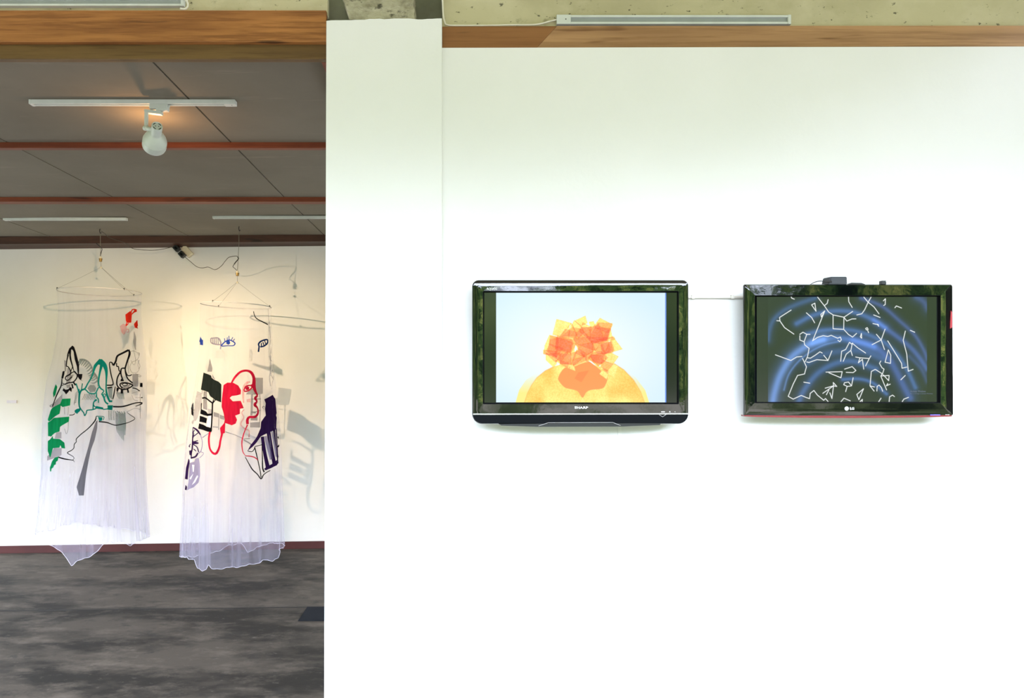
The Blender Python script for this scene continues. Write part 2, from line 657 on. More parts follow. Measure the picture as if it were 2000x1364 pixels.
def build_setting():
    # floor
    bm = bmesh.new()
    box(bm, (-7.3, -3.0, -0.15), (3.6, 7.3, 0))
    struct(from_bm('floor', bm, MAT['floor']))
    # thin joint across the floor
    bm = bmesh.new()
    a, b = P(-40, 1194.5, 1), P(640, 1186, 1)

    def on_floor(px, py):
        Y = F * H / (py - VY)
        return Vector(((px - VX) / F * Y, Y, 0))
    p0, p1 = on_floor(-60, 1194.7), on_floor(640, 1186)
    d = (p1 - p0).normalized()
    n = Vector((-d.y, d.x, 0)) * 0.009
    hexa(bm, [p0 - n - Vector((0, 0, .002)), p1 - n - Vector((0, 0, .002)), p1 + n - Vector((0, 0, .002)), p0 + n - Vector((0, 0, .002)),
              p0 - n + Vector((0, 0, .0012)), p1 - n + Vector((0, 0, .0012)), p1 + n + Vector((0, 0, .0012)), p0 + n + Vector((0, 0, .0012))])
    struct(from_bm('trim_1', bm, MAT['joint_dark']))
    # far wall
    bm = bmesh.new()
    x0, x1 = -7.3, 3.6
    hexa(bm, [(x0, far_y(x0), -0.1), (x1, far_y(x1), -0.1), (x1, far_y(x1) + .15, -0.1), (x0, far_y(x0) + .15, -0.1),
              (x0, far_y(x0), 3.0), (x1, far_y(x1), 3.0), (x1, far_y(x1) + .15, 3.0), (x0, far_y(x0) + .15, 3.0)])
    struct(from_bm('wall_back', bm, MAT['wall_far']))
    # baseboard of the far wall
    bm = bmesh.new()
    t = 0.02

    def bb(x, z, off):
        return (x, far_y(x) - off, z)
    xa, xb = -7.1, 3.5
    hexa(bm, [bb(xa, 0, t), bb(xb, 0, t), bb(xb, 0, 0.002), bb(xa, 0, 0.002),
              bb(xa, .068, t), bb(xb, .073, t), bb(xb, .073, 0.002), bb(xa, .068, 0.002)], bevel=0.003)
    struct(from_bm('baseboard_back', bm, MAT['baseboard']))
    # boarded ceiling of the far room: sheets with open joints under a dark void
    bm = bmesh.new()
    xs = [-7.3] + [K * v for v in (-5.86, -4.68, -3.51, -2.352, -1.186, -0.02, 1.15, 2.3)] + [3.5]
    ys = [2.9] + [K * v for v in (3.755, 4.915, 5.6, 6.62)]
    g = 0.0045
    for i in range(len(xs) - 1):
        for j in range(len(ys) - 1):
            X0, X1 = xs[i] + g, xs[i + 1] - g
            Y0, Y1 = ys[j], ys[j + 1]
            pts = [(X0, Y0), (X1, Y0), (X1, Y1), (X0, Y1)]
            hexa(bm, [(x, y, ceil_z(x, y)) for x, y in pts] + [(x, y, ceil_z(x, y) + .012) for x, y in pts])
    struct(from_bm('ceiling', bm, MAT['board']))
    bm = bmesh.new()
    box(bm, (-7.3, 2.9, H + ZC + 0.06), (3.6, 7.3, H + ZC + 0.1))
    struct(from_bm('ceiling_void', bm, MAT['joint_dark']))
    # battens across the boarded ceiling
    for k, (y0, y1, ztop, zb) in enumerate(((3.737 * K, 3.774 * K, ZC, 1.190 * K), (4.88 * K, 4.952 * K, ZC, 1.188 * K))):
        bm = bmesh.new()
        box(bm, (-7.3, y0, H + zb), (3.4, y1, H + ztop + 0.001), 0.002)
        struct(from_bm('trim_%d' % (2 + k), bm, MAT['red_wood']))
    bm = bmesh.new()
    xa, xb = -7.3, 3.4

    def j3(x, dz, off):
        y = far_y(x) - off
        return (x, y, ceil_z(x, y) + dz)
    hexa(bm, [j3(xa, -0.079, .2), j3(xb, -0.079, .2), j3(xb, -0.079, .0), j3(xa, -0.079, .0),
              j3(xa, .002, .2), j3(xb, .002, .2), j3(xb, .002, .0), j3(xa, .002, .0)])
    struct(from_bm('trim_4', bm, MAT['dark_red_wood']))
    # display wall
    bm = bmesh.new()
    xl, xr = P(840, 0, YW).x, 3.4
    zl, zr = P(0, 93.5, YW).z, P(0, 89.5, YW).z
    hexa(bm, [(xl, YW, 0), (xr, YW, 0), (xr, YW + .15, 0), (xl, YW + .15, 0),
              (xl, YW, zl), (xr, YW, zr), (xr, YW + .15, zr), (xl, YW + .15, zl)])
    struct(from_bm('wall_front', bm, MAT['wall']))
    # white pier at its free end, a little proud, with a hand-trowelled top edge
    bm = bmesh.new()
    top = []
    xa, xb = P(637.5, 0, YP).x, P(863, 0, YP).x
    for k in range(25):
        t = k / 24
        y = 40.5 - 4.0 * t + random.uniform(-0.8, 0.8) - (1.5 if 0.35 < t < .75 else 0)
        top.append((xa + (xb - xa) * t, P(0, y, YP).z))
    xb0 = P(632.5, 0, YP).x
    prism(bm, [(xb0, 0), (xb, 0)] + top[::-1], YP, YW + 0.148)
    struct(from_bm('wall_pier', bm, MAT['wall']))
    # concrete above the pier: dark recess and a crumbly corbel
    bm = bmesh.new()
    box(bm, (P(641, 0, 2.9).x, 2.9, H + 1.3), (P(900, 0, 2.9).x, 3.0, H + 2.1))
    struct(from_bm('concrete_recess', bm, MAT['concrete_dark']))
    bm = bmesh.new()
    yb = 2.76
    prism(bm, [(P(664, 0, yb).x, P(0, -20, yb).z), (P(684, 0, yb).x, P(0, 40, yb).z), (P(810, 0, yb).x, P(0, 40, yb).z), (P(808, 0, yb).x, P(0, -20, yb).z)], yb, 2.9)
    bmesh.ops.subdivide_edges(bm, edges=bm.edges[:], cuts=6, use_grid_fill=True)
    for v in bm.verts:
        v.co += Vector((random.uniform(-1, 1), random.uniform(-1, 1), random.uniform(-1, 1))) * 0.0025
    struct(from_bm('concrete_corbel', bm, MAT['concrete_rough']))
    # concrete beam above the display wall
    bm = bmesh.new()
    yc = 2.79
    box(bm, (P(864, 0, yc).x, yc, P(0, 55, yc).z), (3.5, yc + .2, H + 2.1))
    struct(from_bm('concrete_beam', bm, MAT['concrete']))
    # concrete above the opening on the left
    bm = bmesh.new()
    yl = 2.87
    box(bm, (-7.3, yl, P(0, 30, yl).z), (P(640, 0, yl).x, yl + .2, H + 2.1))
    struct(from_bm('concrete_lintel', bm, MAT['concrete']))
    # timber strip on top of the display wall: two boards with a slanted joint
    ys = 2.765
    zt, zb = P(0, 51, ys).z, P(0, 97, ys).z
    A, B = P(1087.5, 0, ys).x, P(1045, 0, ys).x
    bm = bmesh.new()
    prism(bm, [(P(864, 0, ys).x, zb), (B, zb), (A, zt), (P(864, 0, ys).x, zt - .002)], ys, ys + .12)
    struct(from_bm('trim_5', bm, MAT['strip_wood_dark']))
    bm = bmesh.new()
    prism(bm, [(B + .0012, zb), (3.45, zb), (3.45, zt + .002), (A + .0012, zt)], ys - .001, ys + .12)
    struct(from_bm('trim_6', bm, MAT['strip_wood']))
    # timber beam over the opening: upper board and a lower one set back
    bm = bmesh.new()
    yf = 2.83
    xr = P(637, 0, yf).x
    box(bm, (-7.3, yf, P(0, 82, yf).z), (xr, yf + .024, P(0, 20, yf).z), 0.002)
    struct(from_bm('trim_7', bm, MAT['beam_wood']))
    bm = bmesh.new()
    yg = 2.856
    box(bm, (-7.3, yg, P(0, 115.5, yg).z), (P(637, 0, yg).x, yg + .03, P(0, 60, yg).z), 0.002)
    struct(from_bm('trim_8', bm, MAT['beam_wood_low']))
    # reddish rail running into the room beside the pier
    bm = bmesh.new()
    box(bm, (P(628, 0, 2.89).x, 2.89, H + 1.265), (P(640, 0, 2.89).x, 3.6, H + ZC - .001))
    struct(from_bm('trim_9', bm, MAT['red_wood']))
    # slab over the viewer, open to the garden behind
    bm = bmesh.new()
    box(bm, (-7.3, -1.1, H + 2.0), (3.6, 2.79, H + 2.16))
    struct(from_bm('ceiling_slab', bm, MAT['concrete']))
    # added unseen wall, kept dark for the right television's reflections
    bm = bmesh.new()
    box(bm, (3.4, 1.0, 0), (3.55, 2.9, H + 1.7))
    struct(from_bm('added_wall_right', bm, MAT['concrete_dark']))
    # dark plate let into the floor by the pier
    bm = bmesh.new()
    q = [on_floor(582, 1214), on_floor(665, 1214), on_floor(665, 1187), on_floor(600, 1187)]
    hexa(bm, [p + Vector((0, 0, .0005)) for p in q] + [p + Vector((0, 0, .006)) for p in q], bevel=0.0015)
    o = from_bm('floor_plate', bm, MAT['hatch'])
    tag(o, 'dark slate plate let into the concrete floor beside the white pier', 'floor plate')


build_setting()


# ================================================================== TRACK LIGHTING
def make_track(name, label, group, x0, x1, y, z, face, with_slot=True, feed='right'):
    """one metre lighting track. face 'down': screwed to the ceiling at height z; 'front': screwed to a wall at depth y"""
    t = thing(name, ((x0 + x1) / 2, y, z), label, 'lighting track', group)
    W, D = 0.034, 0.020      # width, depth
    cap = 0.055

    def bx(bm, xa, xb, w0, w1, d0, d1, bev=0.0012):
        if face == 'down':
            box(bm, (xa, y + w0, z - d1), (xb, y + w1, z - d0), bev)
        else:
            box(bm, (xa, y - d1, z + w0), (xb, y - d0, z + w1), bev)
    fx = (x0, x0 + cap) if feed == 'left' else (x1 - cap, x1)
    ex = (x1 - .012, x1) if feed == 'left' else (x0, x0 + .012)
    lo, hi = (x0 + cap, x1 - .012) if feed == 'left' else (x0 + .012, x1 - cap)
    bm = bmesh.new()
    bx(bm, lo, hi, -W / 2, -.009, 0.0, D)
    bx(bm, lo, hi, .009, W / 2, 0.0, D)
    bx(bm, lo, hi, -W / 2 + .002, W / 2 - .002, 0.0, .006)
    from_bm('rail', bm, MAT['white_plastic'], t)
    bm = bmesh.new()
    bx(bm, lo, hi, -.0088, .0088, .0062, .010, 0)
    from_bm('slot', bm, MAT['track_slot'], t)
    bm = bmesh.new()
    bx(bm, fx[0], fx[1], -W / 2 - .001, W / 2 + .001, 0.0, D + .002, .002)
    f = from_bm('feed_box', bm, MAT['white_plastic'], t)
    bm = bmesh.new()
    c = (fx[0] + fx[1]) / 2 + .008
    bx(bm, c - .002, c + .002, -.002, .002, D + .0015, D + .0026, 0)
    from_bm('screw', bm, MAT['slot_dark'], f)
    bm = bmesh.new()
    bx(bm, ex[0], ex[1], -W / 2 - .001, W / 2 + .001, 0.0, D + .001, .0015)
    from_bm('end_cap', bm, MAT['white_plastic'], t)
    return t


def build_tracks():
    g = 'lighting tracks'
    # on the concrete beam above the display wall
    y = 2.789
    z = P(0, 38, 2.77).z
    make_track('lighting_track', 'white lighting track on the concrete beam above the two televisions', g,
               P(1087, 0, 2.77).x, P(1545, 0, 2.77).x, y, z, 'front', feed='left')
    # on the concrete above the opening, top left corner of the photograph
    y = 2.869
    z = P(0, 3.0, 2.85).z
    make_track('lighting_track', 'white lighting track on the concrete above the brown timber beam', g,
               P(-105, 0, 2.85).x, P(359, 0, 2.85).x, y, z, 'front', feed='left')
    # boarded ceiling, with the spotlight
    Y = F * (ZC - .016) / (VY - 203)
    make_track('lighting_track', 'white lighting track on the boarded ceiling carrying the spotlight', g,
               P(60, 0, Y).x, P(461, 0, Y).x, Y, H + ZC - .001, 'down')
    Y = F * (ZC - .02) / (VY - 429.5)
    make_track('lighting_track', 'white empty lighting track above the skirt with the green leaves', g,
               P(8, 0, Y).x, P(248, 0, Y).x, Y, ceil_z(-3, Y) - .001, 'down', feed='left')
    Y = F * (ZC - .005) / (VY - 426)
    make_track('lighting_track', 'white empty lighting track running behind the white pier', g,
               P(416, 0, Y).x, P(665, 0, Y).x, Y, ceil_z(-1.6, Y) - .001, 'down')


build_tracks()

LAMP_BACK = P(307, 246, 3.12 * K)
LAMP_DIR = Vector((-0.445, 0.83, -0.35)).normalized()


def build_spotlight():
    b, d = LAMP_BACK, LAMP_DIR
    yt = F * (ZC - .016) / (VY - 203)
    ztrk = H + ZC - .021
    t = thing('spotlight', (P(311, 0, yt).x, yt, ztrk), 'white spotlight with flared head clipped to the ceiling track', 'spotlight')
    bm = bmesh.new()
    xa, xb = P(294, 0, yt).x, P(329, 0, yt).x
    box(bm, (xa, yt - .016, ztrk - .022), (xb, yt + .016, ztrk), .002)
    box(bm, (xa + .03, yt - .013, ztrk - .030), (xb - .001, yt + .013, ztrk - .021), .002)
    a = from_bm('track_adapter', bm, MAT['white_plastic'], t)
    bm = bmesh.new()
    box(bm, (xb, yt - .008, ztrk - .012), (xb + .007, yt + .004, ztrk - .004), .001)
    from_bm('latch', bm, MAT['white_plastic'], a)
    # bracket: short flat arm and the vertical leg
    bm = bmesh.new()
    xl = P(283.5, 0, yt).x
    z1 = ztrk - .0225
    hexa(bm, [(xl, yt - .013, z1 - .016), (P(317, 0, yt).x, yt - .013, z1 - .026), (P(317, 0, yt).x, yt + .013, z1 - .026), (xl, yt + .013, z1 - .016),
              (xl, yt - .013, z1 - .001), (P(317, 0, yt).x, yt - .013, z1 - .009), (P(317, 0, yt).x, yt + .013, z1 - .009), (xl, yt + .013, z1 - .001)], bevel=.002)
    from_bm('bracket_arm', bm, MAT['white_plastic'], t)
    bm = bmesh.new()
    zj = P(0, 250, yt).z
    hexa(bm, [(xl - .002, yt - .009, zj), (xl + .011, yt - .009, zj), (xl + .011, yt + .009, zj), (xl - .002, yt + .009, zj),
              (xl, yt - .009, z1 - .003), (xl + .014, yt - .009, z1 - .003), (xl + .014, yt + .009, z1 - .003), (xl, yt + .009, z1 - .003)], bevel=.002)
    from_bm('bracket_leg', bm, MAT['white_plastic'], t)
    bm = bmesh.new()
    j = Vector((xl - .004, yt, zj))
    tgt = b + d * .032
    lathe(bm, j, tgt - j, [(0, 0), (0, .010), (.002, .012), (.018, .012), (.020, .010), ((tgt - j).length - .018, .009)], 24)
    from_bm('swivel_joint', bm, MAT['white_plastic'], t, True, 40)
    # head
    bm = bmesh.new()
    lathe(bm, b, d, [(0.003, 0), (0.003, .0205), (0, .0225), (0.001, .0238), (.004, .0244), (.062, .0244), (.066, .0235), (.066, .022)], 48)
    body = from_bm('lamp_body', bm, MAT['white_plastic'], t, True, 35)
    u = d.cross(Vector((0, 0, 1))).normalized()
    w = u.cross(d)
    bm = bmesh.new()
    for a0 in (20, 110, 200, 290):
        ring = []
        for k in range(11):
            a = math.radians(a0 + 50 * k / 10)
            ring.append([bm.verts.new(b + d * .0022 + (u * math.cos(a) + w * math.sin(a)) * r) for r in (.0150, .0190)])
        for A, B in zip(ring[:-1], ring[1:]):
            bm.faces.new((A[0], A[1], B[1], B[0]))
    for s in (-1, 1):
        c = b + d * .0022 + u * (.0068 * s)
        bm.faces.new([bm.verts.new(c + (u * math.cos(q) + w * math.sin(q)) * .0026) for q in [2 * math.pi * i / 12 for i in range(12)]])
    from_bm('vent_slots', bm, MAT['slot_dark'], body)
    bm = bmesh.new()
    lathe(bm, b, d, [(.058, .0246), (.064, .0270), (.070, .033), (.080, .0420), (.095, .0495), (.112, .0535), (.113, .0545), (.142, .0550),
                     (.150, .0545), (.156, .0530), (.157, .0510), (.150, .0505), (.112, .0500), (.09, .045), (.075, .03), (.07, 0)], 56)
    from_bm('lamp_shade', bm, MAT['white_plastic'], t, True, 35)
    bm = bmesh.new()
    lathe(bm, b, d, [(.100, .0), (.100, .03), (.118, .042), (.122, .040), (.124, 0)], 32)
    from_bm('bulb', bm, MAT['bulb'], t, True)
    # its light: the beam, and an added point light beyond the mouth for the ceiling glow
    ld = bpy.data.lights.new('spot_beam', 'SPOT')
    ld.energy = 330
    ld.color = (1.0, 0.70, 0.42)
    ld.spot_size = math.radians(56)
    ld.spot_blend = 1.0
    ld.shadow_soft_size = 0.03
    lo = bpy.data.objects.new('spot_beam', ld)
    COL.objects.link(lo)
    lo.location = b + d * .165
    lo.rotation_euler = d.to_track_quat('-Z', 'Y').to_euler()
    ld = bpy.data.lights.new('added_glow_light', 'POINT')
    ld.energy = 4.0
    ld.color = (1.0, 0.52, 0.22)
    ld.shadow_soft_size = 0.012
    lo = bpy.data.objects.new('added_glow_light', ld)
    COL.objects.link(lo)
    lo.location = b + d * .24 + Vector((-.02, .04, .06))
    # a second spotlight of the same kind further left, outside the photograph, aimed at the other skirt
    ld = bpy.data.lights.new('second_spot_beam', 'SPOT')
    ld.energy = 660
    ld.color = (1.0, 0.76, 0.52)
    ld.spot_size = math.radians(46)
    ld.spot_blend = 1.0
    ld.shadow_soft_size = 0.03
    lo = bpy.data.objects.new('second_spot_beam', ld)
    COL.objects.link(lo)
    lo.location = (-3.4 * K, 3.2 * K, H + 1.0 * K)
    dd = Vector((-1.72 * K, 6.2 * K, H - .15)) - lo.location
    lo.rotation_euler = dd.to_track_quat('-Z', 'Y').to_euler()


build_spotlight()


# ================================================================== THE HANGING SKIRTS
def zt(x0, y0, s):
    return lambda pts: [(x0 + p[0] / s, y0 + p[1] / s) + tuple(p[2:]) for p in pts]


class Skirt:
    def __init__(self, table, Yc, hem, seed):
        self.Yc = Yc
        ys = [r[0] for r in table]
        self.zs = [H + (VY - y) / F * Yc for y in ys][::-1]
        self.cx = [((r[1] + r[2]) / 2 - VX) / F * Yc for r in table][::-1]
        self.rr = [(r[2] - r[1]) / 2 / F * Yc for r in table][::-1]
        self.ztop = self.zs[-1]
        self.tilt = 0.0
        rnd = random.Random(seed)
        self.w = [(k, rnd.uniform(.4, 1) * a, rnd.uniform(0, 6.28)) for k, a in ((5, .5), (9, .7), (14, .6), (23, .45), (31, .3))]
        self.hem_a, self.hem_y = [], []
        for back, pts in ((False, hem[0]), (True, hem[1])):
            for (px, py) in pts:
                self.hem_a.append(math.degrees(self.theta(px, py, back)[0]))
                self.hem_y.append(py)

    def prof(self, z):
        c = float(np.interp(z, self.zs, self.cx))
        r = float(np.interp(z, self.zs, self.rr))
        return c, r, min(r, 0.36)

    def amp(self, z):
        t = (self.ztop - z) / 2.2
        return 0.006 + 0.045 * max(0, t - 0.12) ** 1.3

    def ripple(self, th):
        return sum(a * math.sin(k * th + p) for k, a, p in self.w)

    def at(self, th, z, out=0.0):
        c, r, ry = self.prof(z)
        a = 1 + self.amp(z) * self.ripple(th) * (0.35 / max(r, .2))
        return Vector((c + (r * a + out) * math.sin(th), self.Yc - (ry * a + out) * math.cos(th), z + self.tilt * math.sin(th) * max(0, 1 - (self.ztop - z) / .5)))

    def hem_z(self, th):
        deg = math.degrees(th)
        y = float(np.interp(deg, self.hem_a, self.hem_y, period=360))
        y += 1.0 * math.sin(th * 19 + 1) + 0.6 * math.sin(th * 43)
        Y = self.Yc - 0.38 * math.cos(th)
        return H + (VY - y) / F * Y

    def theta(self, px, py, back):
        """where the sight line through (px, py) meets the near or far side of the cloth"""
        s = -1 if not back else 1
        Y = self.Yc
        for _ in range(10):
            z = H + (VY - py) / F * Y
            x = (px - VX) / F * Y
            c, r, ry = self.prof(z)
            u = max(-0.999, min(0.999, (x - c) / r))
            cs = math.sqrt(1 - u * u)
            Y = 0.5 * Y + 0.5 * (self.Yc + s * ry * cs)
        th = math.atan2(u, -s * cs)
        return th, z

    def hit(self, px, py, back, out):
        th, z = self.theta(px, py, back)
        return self.at(th, z, out)


def densify(pts, step, closed=False):
    out = []
    n = len(pts)
    for i in range(n if closed else n - 1):
        a, b = pts[i], pts[(i + 1) % n]
        L = math.dist(a[:2], b[:2])
        m = max(1, int(L / step))
        for k in range(m):
            t = k / m
            out.append(tuple(a[j] + (b[j] - a[j]) * t for j in range(len(a))))
    if not closed:
        out.append(pts[-1])
    return out


class Paint:
    """collects cut cloth shapes lying on a skirt"""
    def __init__(self, sk):
        self.sk = sk
        self.layers = {}
        self.n = 0

    def bm(self, key):
        if key[0] in ('lilac_blade', 'black_line_drawing', 'grey_patch', 'brown_curly_line', 'pale_grey_patch', 'white_patch', 'green_leaf', 'black_ladder_piece', 'grey_twig_line', 'red_shape', 'pink_shape', 'blue_eye'):
            key = key + (self.n,)      # pieces of cloth cut one by one
        if key not in self.layers:
            self.layers[key] = bmesh.new()
        return self.layers[key]

    def poly(self, key, pts, back=False):
        self.n += 1
        out = (-0.002 if back else 0.002) + (1 if not back else -1) * 0.00006 * (self.n % 40)
        b = self.bm(key)
        ring = densify([p[:2] for p in pts], 2.5, True)
        xs = [p[0] for p in ring]
        ys = [p[1] for p in ring]
        vs = [Vector(p) for p in ring]
        ne = len(vs)
        y = min(ys) + 2
        pts2 = []

        def inside(x, y):
            c = False
            j = ne - 1
            for i in range(ne):
                if (vs[i].y > y) != (vs[j].y > y) and x < (vs[j].x - vs[i].x) * (y - vs[i].y) / (vs[j].y - vs[i].y) + vs[i].x:
                    c = not c
                j = i
            return c
        while y < max(ys):
            x = min(xs) + 2
            while x < max(xs):
                if inside(x, y):
                    pts2.append(Vector((x + random.uniform(-.3, .3), y + random.uniform(-.3, .3))))
                x += 4
            y += 4
        res = delaunay_2d_cdt(vs + pts2, [(i, (i + 1) % ne) for i in range(ne)], [list(range(ne))], 1, 1e-4)
        vv = [b.verts.new(self.sk.hit(p.x, p.y, back, out)) for p in res[0]]
        for f in res[2]:
            try:
                b.faces.new([vv[i] for i in f])
            except ValueError:
                pass

    def stroke(self, key, pts, w, back=False, smooth=True):
        """pts (x, y) or (x, y, width); w the default width in photo pixels"""
        self.n += 1
        out = (-0.002 if back else 0.002) + (1 if not back else -1) * 0.00006 * (self.n % 40)
        b = self.bm(key)
        p3 = [Vector((p[0], p[1], p[2] if len(p) > 2 else w)) for p in pts]
        if smooth and len(p3) > 2:
            p3 = catmull(p3, 4)
        p3 = densify([tuple(p) for p in p3], 2.5)
        n = len(p3)
        prev = None
        for i in range(n):
            a, c = p3[max(0, i - 1)], p3[min(n - 1, i + 1)]
            dx, dy = c[0] - a[0], c[1] - a[1]
            L = math.hypot(dx, dy) or 1
            nx, ny = -dy / L, dx / L
            hw = max(0.3, p3[i][2] * .6)
            x, y = p3[i][:2]
            A = b.verts.new(self.sk.hit(x + nx * hw, y + ny * hw, back, out))
            B = b.verts.new(self.sk.hit(x - nx * hw, y - ny * hw, back, out))
            if prev:
                try:
                    b.faces.new((prev[0], prev[1], B, A))
                except ValueError:
                    pass
            prev = (A, B)

    def finish(self, parent):
        for (name, mat, *_), b in self.layers.items():
            from_bm(name, b, mat, parent, smooth=True, recalc=False)


def build_cloth(sk, parent, mat, hem_mat):
    NT, NV = 420, 120
    vs, uv = [], []
    for j in range(NV + 1):
        v = j / NV
        for i in range(NT + 1):
            th = -math.pi + 2 * math.pi * i / NT
            zb = sk.hem_z(th)
            z = sk.ztop + (zb - sk.ztop) * v
            vs.append(sk.at(th, z))
            uv.append((i / NT, v))
    faces = []
    for j in range(NV):
        for i in range(NT):
            a = j * (NT + 1) + i
            faces.append((a, a + 1, a + NT + 2, a + NT + 1))
    me = bpy.data.meshes.new('tulle_skirt')
    me.from_pydata(vs, [], faces)
    ul = me.uv_layers.new(name='UVMap')
    for l in me.loops:
        ul.data[l.index].uv = uv[l.vertex_index]
    link('tulle', me, mat, parent, smooth=True)
    bm = bmesh.new()
    pts = [sk.at(-math.pi + 2 * math.pi * i / 300, sk.hem_z(-math.pi + 2 * math.pi * i / 300)) for i in range(300)]
    tube(bm, pts, 0.0021, 5, closed=True)
    from_bm('hem', bm, hem_mat, parent, True)
    bm = bmesh.new()
    pts = [sk.at(-math.pi + 2 * math.pi * i / 96, sk.ztop) for i in range(96)]
    tube(bm, pts, 0.0042, 8, closed=True)
    from_bm('ring', bm, MAT['ring'], parent, True)


C_BLACK = cloth_mat('black_cloth', (18, 18, 22))
C_FLAG = cloth_mat('dark_charcoal_cloth', (32, 38, 36))
C_TEAL = cloth_mat('teal_cloth', (10, 104, 98))
C_GREEN = cloth_mat('green_cloth', (18, 126, 76))
C_GREY = cloth_mat('grey_cloth', (92, 92, 102), .92)
C_GREYB = cloth_mat('sheer_grey_cloth', (92, 88, 92), .68)
C_GREYL = cloth_mat('sheer_pale_grey_cloth', (176, 172, 180), .5)
C_FERN = cloth_mat('sheer_sage_cloth', (64, 106, 96), .75)
C_THIN = cloth_mat('sheer_brown_line', (96, 84, 80), .55)
C_RED = cloth_mat('red_cloth', (188, 26, 56))
C_ORANGE = cloth_mat('orange_red_cloth', (206, 44, 30))
C_PINK = cloth_mat('sheer_pink_cloth', (226, 90, 96), .5)
C_PURPLE = cloth_mat('dark_purple_cloth', (44, 24, 66))
C_LILAC = cloth_mat('sheer_lilac_cloth', (130, 120, 160), .75)
C_BLUE = cloth_mat('blue_cloth', (44, 70, 160))
C_NAVY = cloth_mat('navy_cloth', (26, 46, 100))
C_WHITE = cloth_mat('white_cloth', (240, 236, 246), .9)
C_HEM = cloth_mat('white_hem_thread', (238, 234, 248), .8)


def hang(t, ring_pts, knot, up, bead):
    """the strings that carry the ring"""
    for p in ring_pts:
        bm = bmesh.new()
        tube(bm, [knot, knot.lerp(p, .5) + Vector((0, 0, -.004)), p], .0010, 6)
        from_bm('string', bm, MAT['string'], t)
        bm = bmesh.new()
        box(bm, p - Vector((.004, .004, .008)), p + Vector((.004, .004, .010)), .001)
        from_bm('string_clip', bm, MAT['cord_black'], t)
    bm = bmesh.new()
    lathe(bm, knot + Vector((0, 0, -.014)), (0, 0, 1), [(0, 0), (0, .004), (.006, .009), (.014, .009), (.018, .005), (.018, 0)], 16)
    from_bm('bead', bm, MAT['porcelain'], t, True, 40)
    bm = bmesh.new()
    tube(bm, [knot, up], .0014, 6)
    from_bm('string', bm, MAT['string'], t)


